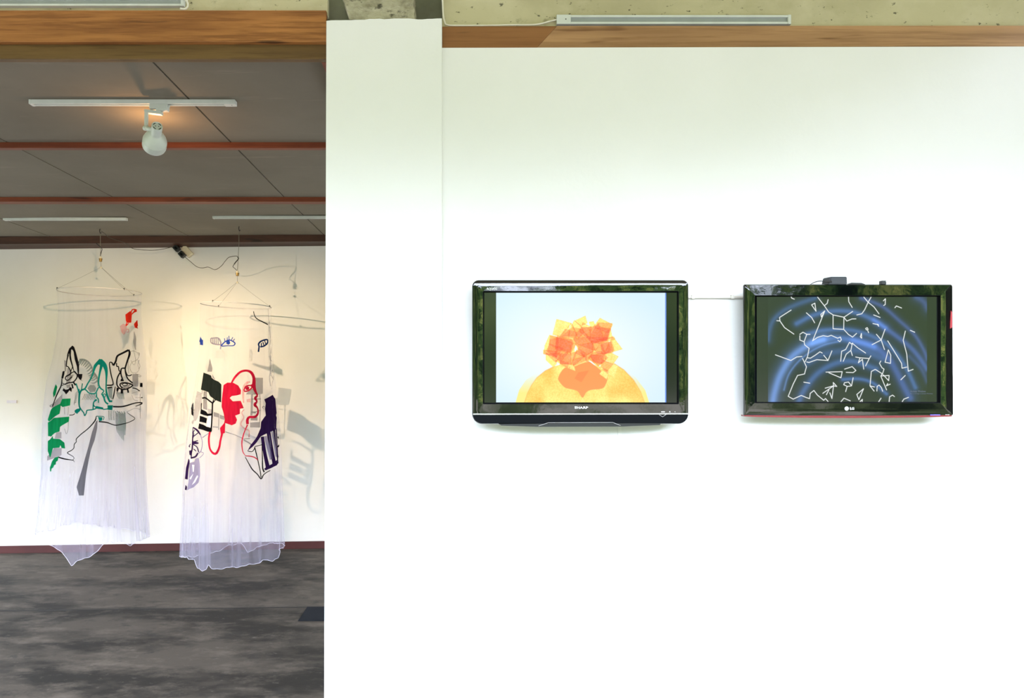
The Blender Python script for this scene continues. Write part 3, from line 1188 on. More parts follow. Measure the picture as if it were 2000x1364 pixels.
def build_left_skirt():
    table = [(570.5, 121, 269.5), (610, 123.5, 268.5), (660, 121, 273), (700, 114, 278), (745, 101, 280), (760, 99, 280), (800, 94, 280), (850, 92, 277), (920, 91, 277), (1000, 83, 281), (1060, 76, 285), (1130, 72, 288)]
    hem = ([(78, 1047), (90, 1056), (97, 1063), (110, 1070), (122, 1082), (133, 1098), (140, 1106), (150, 1098), (170, 1092), (190, 1078), (203, 1064), (215, 1058), (225, 1062), (238, 1060), (252, 1066), (262, 1064), (268, 1057)],
           [(262, 1036), (240, 1032), (215, 1030), (190, 1026), (150, 1020), (120, 1028), (100, 1036)])
    sk = Skirt(table, YS, hem, 3)
    t = thing('hanging_skirt', (sk.cx[-1], sk.Yc, sk.ztop), 'sheer white tulle skirt on a ring with teal lines and green leaves', 'hanging skirt', 'hanging tulle skirts')
    build_cloth(sk, t, tulle_mat('white_tulle', 1.3), C_HEM)
    p = Paint(sk)
    A, C, D, B3 = zt(110, 660, 9.744), zt(80, 760, 6.2), zt(60, 660, 2.964), zt(60, 440, 4.264)
    k = ('grey_patch', C_GREYB)
    for q in ([(150, 430), (190, 440), (175, 640), (150, 640)], [(200, 570), (240, 580), (280, 680), (190, 720)], [(180, 900), (270, 880), (260, 950), (200, 960)],
              [(1450, 690), (1560, 690), (1560, 930), (1450, 930)], [(190, 720), (330, 700), (250, 860), (180, 860)], [(1240, 930), (1430, 880), (1380, 950), (1290, 975)]):
        p.poly(k, A(q), True)
    for q in ([(160, 715), (245, 715), (240, 800), (120, 860), (110, 835)], [(180, 530), (240, 520), (240, 600), (165, 600)], [(190, 130), (250, 60), (250, 170), (150, 230), (140, 200)]):
        p.poly(k, C(q), True)
    # pale fern on the far side
    k = ('sage_fern', C_FERN)
    spine = [(440, 415), (520, 415), (600, 455), (660, 530), (700, 640), (745, 700), (785, 780), (800, 930)]
    p.stroke(k, [(x, y, 2.6) for x, y in A(spine)], 2.6, True)
    sp = catmull([Vector(q) for q in spine], 4)
    for i in range(1, len(sp) - 2, 2):
        a = sp[i]
        p.stroke(k, [(x, y, w) for (x, y), w in zip(A([(a.x, a.y), (a.x - 45 - i, a.y + 75 - i), (a.x - 60 - 3 * i, a.y + 125 - 3 * i)]), (3.4, 2.2, .5))], 2, True)
    p.poly(k, A([(590, 960), (640, 900), (720, 900), (760, 960), (740, 1030), (640, 1040)]), True)
    for i in range(8):
        x = 540 + i * 32
        p.stroke(k, [(q[0], q[1], w) for q, w in zip(A([(x, 1070), (x - 15, 1120), (x - 55, 1185)]), (1.6, 1.2, .6))], 1, True)
        p.stroke(k, [(q[0], q[1], w) for q, w in zip(A([(1150 + i * 18, 1040), (1165 + i * 18, 1110), (1205 + i * 14, 1170)]), (1.6, 1.2, .6))], 1, True)
        p.stroke(k, [(q[0], q[1], w) for q, w in zip(A([(420 - i * 6, 1010 + i * 30), (380 - i * 6, 1040 + i * 30), (350, 1080 + i * 30)]), (1.4, 1.0, .5))], 1, True)
    for i in range(14):
        x = 905 + i * 9
        p.stroke(k, [(q[0], q[1], w) for q, w in zip(C([(x, 270 + (i % 3) * 14), (x + 6, 420), (x + 8 - (i - 7) * 1, 520 + 10 * i if i < 12 else 560)]), (1.8, 1.5, .6))], 1, True)
        p.stroke(k, [(q[0], q[1], w) for q, w in zip(C([(915 + (i % 4) * 20, 270 + i * 12), (960 + (i % 4) * 14, 285 + i * 12)]), (1.4, .7))], 1, True)
    for x in (820, 835, 850, 872, 885):
        p.stroke(k, C([(x, 260), (x + 4, 380)]), 1.2, True)
    p.poly(k, A([(970, 960), (1070, 950), (1060, 1180), (1000, 1120)]), True)
    # thin curly lines far side right
    k = ('brown_curly_line', C_THIN)
    for q, w in (([(1400, 270), (1470, 250), (1550, 290), (1580, 320), (1550, 400), (1500, 440), (1440, 470), (1400, 560), (1440, 660), (1530, 660), (1580, 590), (1550, 520), (1580, 420)], .8),
                 ([(1500, 680), (1600, 720), (1590, 745), (1540, 720)], .9), ([(1540, 290), (1580, 290), (1570, 330), (1550, 310)], .9), ([(1470, 240), (1510, 420), (1480, 520), (1420, 430)], .7),
                 ([(1390, 330), (1370, 480), (1380, 680)], .9), ([(1550, 420), (1590, 540), (1560, 600)], .8), ([(1440, 1060), (1600, 1010)], .6), ([(1500, 1140), (1600, 1140)], .6), ([(1440, 1090), (1480, 1180), (1560, 1200)], .6)):
        p.stroke(k, A(q), w, True)
    p.stroke(k, [(q[0], q[1], w) for q, w in zip(A([(1480, -120), (1495, 0), (1490, 90), (1510, 230)]), (1, 4, 4.5, 1.2))], 2, True)
    for q in ([(280, 220), (283, 310)], [(330, 220), (325, 320)], [(330, 400), (325, 490), (305, 545), (282, 480)], [(1040, 280), (1140, 235), (1200, 250)], [(1200, 60), (1200, 360)]):
        p.stroke(k, C(q), .9, True)
    # grey ribbon
    p.poly(('grey_stripe', C_GREY), C([(668, 390), (685, 380), (680, 480), (650, 620), (605, 740), (575, 880), (545, 1040), (518, 1292), (462, 1292), (432, 1190), (465, 1085), (510, 930), (530, 850), (580, 680), (620, 520), (655, 420)]))
    # green leaves
    k = ('green_leaf', C_GREEN)
    p.poly(k, D([(150, 268), (161, 285), (150, 330), (135, 346), (131, 320), (140, 290)]))
    for q in ([(265, 120), (362, 115), (355, 200), (270, 220), (247, 200), (245, 170)],
              [(250, 175), (245, 240), (235, 300), (190, 330), (102, 395), (92, 370), (118, 270), (135, 235)],
              [(93, 405), (170, 350), (345, 335), (340, 395), (275, 435), (240, 460), (235, 515), (190, 530), (130, 577), (92, 570)],
              [(90, 630), (160, 568), (165, 600), (240, 605), (290, 650), (298, 722), (260, 715), (245, 680), (235, 710), (165, 715), (130, 800), (110, 835), (88, 750)],
              [(225, 818), (215, 870), (198, 880), (195, 915), (178, 920), (170, 950), (140, 965), (130, 1000), (110, 998), (108, 950), (140, 890), (185, 830)]):
        p.poly(k, C(q))
    # teal drawing
    k = ('teal_line_drawing', C_TEAL)

    def st(tr, pts, ws, key):
        if not isinstance(ws, (list, tuple)):
            ws = [ws] * len(pts)
        p.stroke(key, [(q[0], q[1], w) for q, w in zip(tr(pts), ws)], 2)
    st(A, [(835, 425), (740, 540), (710, 640), (660, 770), (600, 870), (545, 970), (480, 1000), (450, 1070), (440, 1180), (440, 1300), (470, 1370)], [4.5, 5, 3, 2.4, 2.2, 2.6, 3, 2.6, 2.4, 2.2, 2.2], k)
    st(A, [(840, 415), (858, 520), (830, 650), (808, 780), (806, 880), (840, 960), (900, 1010), (870, 1060)], [4.5, 4.8, 3.4, 2.8, 2.4, 2.4, 2, 2], k)
    st(A, [(840, 420), (915, 520), (950, 640), (950, 800), (945, 950), (960, 1080), (1005, 1195)], [5, 7, 4.8, 2.6, 2.4, 3.4, 3.2], k)
    p.poly(k, A([(820, 400), (860, 415), (900, 470), (860, 520), (790, 510), (770, 480)]))
    st(A, [(545, 980), (580, 1010), (620, 1050), (690, 1065), (750, 1050), (790, 970), (815, 940)], 2, k)
    st(A, [(480, 1000), (500, 870)], 1.6, k)
    st(A, [(380, 870), (410, 960), (440, 1060)], 2, k)
    st(A, [(765, 1050), (770, 1130), (800, 1170), (800, 1240)], 1.8, k)
    st(A, [(755, 1170), (710, 1240), (700, 1364)], 2, k)
    st(A, [(860, 1060), (900, 1130), (930, 1220), (985, 1265)], 2.6, k)
    st(A, [(905, 1060), (935, 1090), (920, 1130), (895, 1100), (905, 1060)], 1.3, k)
    for q in ([(985, 1190), (1068, 1190), (1062, 1228), (1000, 1226)], [(965, 1285), (1080, 1285), (1078, 1312), (975, 1322)]):
        p.poly(k, A(q))
    st(C, [(465, 0), (462, 180), (490, 250), (520, 290), (530, 325), (550, 290), (560, 260), (630, 250), (670, 230), (640, 200), (640, 160), (680, 130)], 1.9, k)
    for q in ([(410, 260), (440, 240), (470, 235), (482, 262), (450, 290), (440, 306), (428, 290), (414, 290)], [(668, 205), (752, 225), (756, 250), (664, 238)],
              [(805, 200), (872, 205), (865, 258), (805, 252)], [(690, 338), (745, 343), (740, 385), (705, 390)]):
        p.poly(k, C(q))
    st(C, [(670, 330), (758, 336), (750, 380)], 1.3, k)
    st(C, [(750, 248), (800, 242), (860, 215)], 1.8, k)
    # black drawing
    k = ('black_line_drawing', C_BLACK)
    p.poly(k, A([(315, 148), (345, 178), (375, 270), (410, 400), (438, 520), (434, 690), (412, 690), (395, 550), (352, 410), (332, 262), (302, 212)]))
    p.poly(k, A([(315, 148), (332, 225), (292, 225), (285, 330), (300, 440), (335, 600), (350, 650), (335, 650), (300, 540), (262, 400), (255, 300), (210, 360), (225, 290), (255, 205)]))
    st(A, [(240, 320), (212, 430), (200, 545)], [2.2, 1.8, 1.6], k)
    st(A, [(345, 640), (400, 700)], [2.6, 2], k)
    st(A, [(200, 540), (240, 560), (280, 640), (270, 700), (200, 730), (185, 785), (230, 810), (300, 740)], 1.6, k)
    st(A, [(280, 640), (312, 560)], 1.2, k)
    st(A, [(345, 640), (280, 680), (200, 740)], 1.5, k)
    st(A, [(400, 700), (395, 760), (330, 840), (240, 860), (165, 890)], 2, k)
    p.poly(k, A([(400, 690), (500, 690), (490, 765), (475, 800), (512, 832), (440, 790), (412, 740)]))
    p.poly(k, A([(130, 1005), (150, 960), (190, 990), (230, 980), (270, 935), (300, 960), (292, 1035), (255, 1000), (225, 1045), (195, 1080), (165, 1030)]))
    st(A, [(330, 850), (372, 905)], 2.6, k)
    st(A, [(300, 880), (320, 965)], 2.6, k)
    p.poly(k, A([(135, 640), (172, 630), (165, 700), (142, 782), (110, 772)]))
    st(A, [(122, 780), (110, 900), (60, 1020), (-65, 1310)], [1.6, 1.8, 1.9, 2.0], k)
    st(A, [(110, 860), (160, 880), (120, 912)], 1.1, k)
    st(A, [(1365, 235), (1260, 290), (1160, 350), (1130, 450), (1085, 530)], [3.4, 3, 3, 3, 3.2], k)
    st(A, [(1085, 530), (1052, 470), (1008, 492), (1040, 700), (1080, 850), (1065, 900), (960, 905)], [2.4, 2, 1.6, 2, 1.8, 2.2, 2], k)
    st(A, [(1372, 225), (1388, 310), (1330, 480), (1300, 585)], [2.6, 3.6, 2.6, 2.4], k)
    st(A, [(1305, 580), (1235, 590), (1225, 690), (1252, 790), (1225, 825)], 2.2, k)
    st(A, [(1145, 480), (1150, 545), (1180, 550), (1190, 620), (1222, 652)], 1.7, k)
    st(A, [(1225, 640), (1170, 740), (1150, 840), (1165, 920), (1230, 978), (1340, 972), (1445, 905), (1340, 862), (1240, 862), (1208, 900), (1250, 962)], 2.2, k)
    st(A, [(1300, 580), (1312, 680), (1350, 780), (1445, 862)], 2.2, k)
    st(A, [(1310, 640), (1340, 710), (1390, 722), (1432, 700)], 1.7, k)
    st(A, [(1238, 890), (1290, 868), (1350, 890), (1290, 915), (1238, 890)], 1.1, k)
    for q in ([(1222, 980), (1266, 990), (1262, 1062), (1218, 1062)], [(1328, 980), (1362, 980), (1378, 1042), (1345, 1052)], [(1148, 940), (1192, 970), (1160, 1052), (1143, 1000)],
              [(1586, 860), (1618, 860), (1618, 942), (1582, 936)], [(1595, 1130), (1615, 1130), (1615, 1150), (1595, 1150)], [(960, 945), (1060, 928), (1062, 950), (975, 968)],
              [(1230, 780), (1280, 800), (1270, 830), (1215, 825)]):
        p.poly(k, A(q))
    st(A, [(1440, 955), (1510, 970), (1578, 1012)], 1.6, k)
    st(A, [(1122, 930), (1092, 1100), (1075, 1172)], [1.4, 2.2, 1.4], k)
    st(A, [(1080, 1312), (1230, 1312), (1360, 1282), (1500, 1242), (1592, 1236), (1596, 1266), (1500, 1306)], [2.6, 2.4, 2.2, 1.8, 1.8, 1.5, 1.1], k)
    st(C, [(670, 330), (660, 375), (620, 430), (560, 490), (490, 545)], [1.2, 2, 1.8, 1.6, 1.5], k)
    st(C, [(490, 545), (430, 605), (430, 640), (405, 670), (400, 715), (370, 745), (320, 775), (385, 815), (402, 840), (385, 862)], [1.5, 1.4, 1.2, 1.3, 1.2, 1.2, 1.4, .9, .8, .8], k)
    st(C, [(220, 825), (300, 850), (390, 865), (405, 886)], [2, 2, 1, .6], k)
    st(C, [(345, 318), (385, 315), (412, 300)], 1.3, k)
    st(C, [(700, 395), (790, 405), (850, 425), (910, 440), (1000, 420), (1070, 400), (1135, 360), (1085, 320), (1035, 285)], [2, 2, 1.5, 1.6, 1.4, 1.2, 1.2, .9, .7], k)
    # red fan shapes near the top
    k = ('red_shape', C_ORANGE)
    p.poly(k, B3([(786, 745), (828, 714), (842, 742), (836, 812), (808, 815), (790, 800)]))
    p.stroke(k, B3([(832, 738), (842, 708), (862, 702), (858, 722), (840, 742)]), 1.9)
    p.stroke(k, B3([(800, 805), (792, 838), (812, 818)]), 1.6)
    p.poly(k, B3([(875, 790), (890, 800), (890, 862), (865, 855), (858, 825)]))
    k = ('pink_shape', C_PINK)
    p.poly(k, B3([(742, 842), (772, 820), (800, 832), (802, 880), (778, 917), (755, 892)]), True)
    p.stroke(k, B3([(795, 865), (815, 870), (815, 890), (800, 893)]), 1.5, True)
    p.finish(t)
    knot = P(197.5, 522, YS)
    hang(t, [sk.at(math.radians(-50), sk.ztop + .004), sk.at(math.radians(150), sk.ztop + .004), sk.at(math.radians(60), sk.ztop + .004)], knot, P(197, 511, YS), True)
    return sk


def build_right_skirt():
    table = [(597, 395, 527.5), (650, 394, 529), (700, 392, 531), (760, 384, 537), (810, 375, 542), (860, 368, 546), (900, 364, 548), (950, 362, 549), (1000, 361, 551), (1060, 358, 553), (1130, 357, 554)]
    hem = ([(359, 1088), (366, 1092), (380, 1094), (384, 1113), (396, 1117), (404, 1112), (408, 1105), (415, 1112), (428, 1113), (460, 1110), (490, 1104), (520, 1095), (532, 1096), (541, 1091), (545, 1075)],
           [(540, 1060), (520, 1062), (500, 1070), (484, 1078), (478, 1070), (470, 1060), (440, 1068), (415, 1080), (390, 1085), (375, 1088)])
    sk = Skirt(table, YS, hem, 11)
    sk.tilt = -0.012
    t = thing('hanging_skirt', (sk.cx[-1], sk.Yc, sk.ztop), 'sheer white tulle skirt on a ring with red face and blue eyes', 'hanging skirt', 'hanging tulle skirts')
    build_cloth(sk, t, tulle_mat('white_tulle', YS), C_HEM)
    p = Paint(sk)
    E, Fz, G, Hh, I = zt(340, 680, 4.704), zt(350, 690, 7.18), zt(430, 710, 5.684), zt(340, 820, 9.09), zt(340, 470, 4.703)

    def st(tr, pts, ws, key, back=False):
        if not isinstance(ws, (list, tuple)):
            ws = [ws] * len(pts)
        p.stroke(key, [(q[0], q[1], w) for q, w in zip(tr(pts), ws)], 2, back)
    # far side, grey
    k = ('grey_patch', C_GREYB)
    p.poly(k, E([(735, 272), (816, 275), (815, 420), (770, 430), (660, 425), (700, 380), (735, 368)]), True)
    st(E, [(718, 425), (716, 520), (712, 620)], 3.4, k, True)
    st(E, [(790, 425), (795, 520), (790, 730)], 1.2, k, True)
    st(E, [(716, 470), (800, 468)], 1.4, k, True)
    st(E, [(740, 590), (795, 575)], 1.2, k, True)
    for q in ([(706, 645), (770, 635), (770, 668), (706, 666)], [(700, 685), (792, 680), (790, 732), (700, 730)], [(712, 580), (750, 585), (755, 600), (712, 600)]):
        p.poly(k, E(q), True)
    for q in ([(485, 825), (560, 850), (560, 905), (485, 888)], [(565, 862), (630, 885), (632, 940), (565, 915)]):
        p.poly(k, Fz(q), True)
    st(Fz, [(470, 1035), (550, 1040)], 1.8, k, True)
    st(Fz, [(553, 900), (550, 1075)], 1.2, k, True)
    st(E, [(470, 770), (560, 800), (640, 835)], 1.4, k, True)
    st(E, [(640, 845), (700, 878), (720, 900)], 2.2, k, True)
    st(E, [(640, 835), (700, 832)], 1.4, k, True)
    for q in ([(425, 75), (462, 210), (457, 262), (393, 262)], [(460, 290), (505, 375), (462, 345)], [(340, 535), (382, 540), (388, 800), (330, 780)]):
        p.poly(k, Fz(q), True)
    k = ('pale_grey_patch', C_GREYL)
    for q in ([(215, 580), (300, 580), (322, 640), (250, 900), (222, 955), (203, 940)], [(225, 575), (245, 520), (300, 560), (320, 480), (330, 560), (300, 590)], [(395, 780), (465, 790), (470, 850), (405, 850)]):
        p.poly(k, Fz(q), True)
    st(Fz, [(320, 1185), (420, 1120)], 1.6, k, True)
    st(Fz, [(205, 940), (178, 1020)], 1.6, k, True)
    st(E, [(820, 555), (812, 545), (822, 535), (832, 545)], 1.2, ('grey_patch', C_GREYB), True)
    # gathered seam with a knotted twig line down the right
    k = ('grey_twig_line', C_GREYL)
    for q, w in (([(885, 610), (885, 700), (870, 780), (880, 900), (875, 1050), (890, 1150), (870, 1250), (880, 1340)], 1.4), ([(862, 620), (868, 760), (862, 900), (866, 1060), (880, 1200), (900, 1250), (912, 1280)], 1.0),
                 ([(878, 780), (890, 950), (885, 1090), (908, 1110)], 1.6), ([(862, 1060), (885, 1090), (880, 1190), (884, 1230)], 1.6), ([(900, 640), (888, 820)], .9)):
        p.stroke(k, I(q), w)
    st(E, [(888, 120), (880, 260), (905, 200), (912, 270), (890, 380)], .9, k)
    k = ('black_twig_line', C_BLACK)
    st(I, [(727, 643), (738, 685), (760, 712), (810, 740), (858, 765)], [1.2, 1.2, 1.5, 1.7, 1.9], k)
    st(I, [(884, 605), (882, 632)], 1.2, k)
    p.poly(k, I([(886, 785), (902, 800), (903, 825), (892, 845), (886, 830)]))
    # pink, on the far side
    k = ('pink_line', C_PINK)
    st(E, [(700, 310), (665, 325), (642, 360), (634, 430), (640, 505)], [2.5, 4.4, 4, 4, 2], k, True)
    st(E, [(645, 565), (622, 595), (640, 640), (612, 700), (650, 742), (692, 762), (690, 822)], [1.6, 2, 2.2, 2.2, 2.2, 2.2, 2.6], k, True)
    p.poly(k, E([(665, 475), (705, 462), (708, 500), (672, 500)]), True)
    # charcoal flag and ladder
    p.poly(('charcoal_flag', C_FLAG), Fz([(350, 273), (455, 315), (462, 345), (500, 375), (560, 400), (596, 440), (590, 692), (500, 650), (440, 602), (415, 550), (314, 511)]))
    k = ('black_ladder_piece', C_BLACK)
    st(Fz, [(330, 632), (370, 628), (430, 668), (475, 702)], 2.4, k)
    st(Fz, [(475, 700), (470, 850), (456, 1100)], 2.5, k)
    st(Fz, [(475, 705), (488, 648)], 1.8, k)
    st(Fz, [(475, 705), (516, 654)], 1.8, k)
    for q in ([(310, 770), (320, 790), (380, 820), (408, 850), (466, 846), (465, 872), (408, 884), (340, 870), (300, 850)], [(295, 878), (396, 915), (385, 985), (288, 962)],
              [(285, 985), (330, 1002), (390, 1030), (450, 1050), (457, 1112), (400, 1100), (272, 1060)], [(190, 735), (215, 690), (205, 882), (187, 862)]):
        p.poly(k, Fz(q))
    st(Fz, [(318, 700), (312, 790)], 1.4, k)
    p.poly(('white_patch', C_WHITE), Fz([(415, 880), (455, 880), (450, 1035), (385, 1030)]))
    # purple wheel, blade
    k = ('purple_wheel_drawing', C_PURPLE)
    st(Hh, [(345, 135), (340, 250), (340, 380), (335, 500), (322, 590), (315, 690)], [1.6, 1.6, 2.4, 2.6, 2, 2], k)
    st(Hh, [(348, 135), (420, 190), (470, 270)], [1.6, 3, 1.6], k)
    for q in ([(350, 300), (380, 280), (432, 235)], [(345, 395), (430, 372)], [(350, 412), (440, 420)], [(355, 440), (415, 490), (440, 580)], [(350, 330), (365, 240)], [(360, 520), (400, 560)], [(345, 250), (375, 180)]):
        st(Hh, q, 1.5, k)
    p.poly(k, Hh([(335, 370), (440, 405), (430, 430), (340, 440)]))
    p.poly(k, Hh([(275, 550), (330, 538), (328, 645), (280, 622)]))
    st(Hh, [(315, 680), (390, 655), (428, 590)], [2.6, 2.8, 2.2], k)
    p.poly(k, Hh([(265, 690), (290, 740), (262, 900), (250, 1062), (218, 1050), (235, 850)]))
    p.poly(k, Hh([(225, 1155), (242, 1190), (236, 1250), (216, 1242)]))
    st(Hh, [(300, 430), (280, 470), (292, 490)], 1.2, k)
    k = ('lilac_blade', C_LILAC)
    st(Hh, [(470, 270), (500, 400), (482, 540), (440, 600)], [1.2, 1.5, 1.5, 1.2], k)
    p.poly(k, Hh([(288, 770), (370, 745), (390, 690), (440, 675), (456, 800), (456, 1000), (432, 1120), (360, 1200), (238, 1252), (262, 1100)]))
    st(Hh, [(500, 320), (620, 245)], 1.2, k)
    st(Hh, [(470, 570), (530, 600), (450, 680)], 1.0, k)
    k = ('white_patch', C_WHITE)
    for q in ([(335, 800), (372, 802), (362, 930), (345, 925)], [(352, 960), (315, 1062), (285, 1045)], [(415, 985), (428, 1010), (385, 1110), (330, 1160)], [(285, 650), (310, 690), (350, 730), (290, 765)]):
        p.poly(k, Hh(q))
    # red face
    k = ('red_face', C_RED)
    p.poly(k, E([(455, 340), (490, 318), (545, 320), (590, 345), (615, 388), (612, 425), (580, 435), (530, 442), (512, 460), (540, 490), (612, 485), (626, 520), (639, 552), (605, 560), (605, 605), (562, 622),
                 (579, 660), (566, 695), (530, 711), (470, 690), (467, 782), (430, 792), (423, 735), (458, 692), (465, 660), (455, 600), (437, 540), (440, 470), (448, 400)]))
    st(E, [(528, 322), (560, 268), (610, 220), (665, 208), (706, 226), (730, 278), (730, 350), (745, 400), (766, 436)], [2.6, 3.6, 3.6, 3.6, 4.4, 5, 6, 4.2, 2.6], k)
    st(E, [(766, 436), (742, 462), (758, 490), (738, 522), (764, 552), (768, 600), (740, 632), (690, 636), (672, 662), (674, 700)], [2.8, 4.8, 3, 5, 2.6, 3.6, 4, 4, 4.6, 4.6], k)
    st(E, [(674, 705), (655, 745), (635, 800), (622, 870), (630, 950), (650, 985)], [2.4, 1.8, 1.8, 1.8, 1.4, 1], k)
    st(E, [(650, 990), (700, 995), (735, 1005), (762, 1028)], [1.2, 1.7, 1.7, 1.4], k)
    st(E, [(640, 388), (660, 352), (700, 345), (712, 362), (682, 392), (650, 398), (640, 388)], 2.2, k)
    p.poly(k, E([(655, 365), (672, 352), (690, 360), (688, 380), (670, 390), (656, 382)]))
    st(E, [(700, 350), (728, 330)], 3, k)
    st(E, [(334, 770), (325, 840), (337, 930), (385, 972), (415, 920), (427, 850), (442, 785)], [3, 3, 3, 3.8, 3.2, 3, 3.4], k)
    # purple panel
    k = ('purple_panel', C_PURPLE)
    p.poly(k, E([(828, 472), (905, 428), (942, 475), (945, 745), (900, 762), (800, 812), (750, 872), (715, 912), (673, 947), (700, 895), (760, 810), (795, 740), (800, 680), (842, 620), (835, 560), (840, 510)]))
    for q, w in (([(812, 815), (832, 950), (862, 1100)], 5.6), ([(865, 775), (885, 900), (912, 1060)], 5.6), ([(912, 755), (930, 900), (950, 1040)], 3.8), ([(942, 740), (950, 860), (958, 1020)], 2.2)):
        st(E, q, w, k)
    p.poly(k, E([(845, 1098), (900, 1060), (962, 1005), (967, 1060), (845, 1126), (828, 1112)]))
    st(E, [(840, 810), (862, 900), (888, 1025)], 4.4, ('lilac_blade', C_LILAC))
    st(E, [(892, 765), (915, 900), (930, 1000)], 2.4, ('lilac_blade', C_LILAC))
    k = ('black_line_drawing', C_BLACK)
    st(E, [(735, 910), (770, 1050), (790, 1130), (800, 1190)], 1.7, k)
    st(E, [(652, 1002), (690, 1070), (720, 1120), (760, 1160), (800, 1202), (825, 1165), (880, 1125)], [1, 1.6, 1.8, 1.8, 2.2, 1.6, 1], k)
    st(E, [(674, 946), (715, 952), (738, 915)], 1.2, k)
    st(E, [(808, 880), (812, 1000), (815, 1100), (830, 1142)], [1.2, 1.6, 2.2, 2.6], k)
    st(E, [(957, 815), (977, 870), (957, 912)], 1.8, k)
    st(E, [(955, 960), (962, 1005)], 1.4, k)
    st(E, [(735, 905), (810, 890)], 1.2, k)
    # blue eyes
    k = ('blue_eye', C_BLUE)
    st(I, [(434, 968), (470, 930), (510, 914), (558, 940), (545, 965), (490, 967), (440, 972)], [2.2, 1.8, 1.8, 2, 1.6, 1.4, 1.8], k)
    p.poly(k, I([(478, 925), (495, 912), (512, 922), (516, 945), (500, 958), (482, 950)]))
    for q in ([(468, 932), (464, 898)], [(488, 918), (490, 890)], [(505, 914), (504, 876)], [(525, 916), (540, 888)], [(540, 926), (557, 902)]):
        st(I, q, 1.2, k)
    p.poly(k, I([(243, 962), (247, 930), (252, 888), (262, 915), (272, 918), (272, 966)]))
    k = ('navy_leaf', C_NAVY)
    st(I, [(782, 975), (775, 948), (800, 920), (850, 906), (852, 938), (825, 965), (790, 975)], [2.4, 2.6, 2.6, 2.4, 2.4, 2.4, 2.4], k)
    st(I, [(780, 970), (774, 1022)], [2.2, 2.6], k)
    for q in ([(800, 938), (800, 966)], [(812, 930), (822, 960)], [(828, 915), (838, 950)]):
        st(I, q, 1.6, k)
    k = ('faded_violet_leaf', C_LILAC)
    st(I, [(335, 903), (400, 900), (424, 930), (428, 960), (424, 1002)], [1.8, 2.2, 2.8, 2.4, 2], k, True)
    st(I, [(335, 903), (340, 945), (400, 960), (428, 955)], 2, k, True)
    for x in (352, 368, 384, 402):
        st(I, [(x, 905), (x + 2, 955)], 1.7, k, True)
    p.finish(t)
    knot = P(463.5, 551, YS)
    hang(t, [sk.at(math.radians(-132), sk.ztop + .004), sk.at(math.radians(-22), sk.ztop + .004), sk.at(math.radians(88), sk.ztop + .004)], knot, P(463.5, 539, YS), True)
    return sk


build_left_skirt()
build_right_skirt()


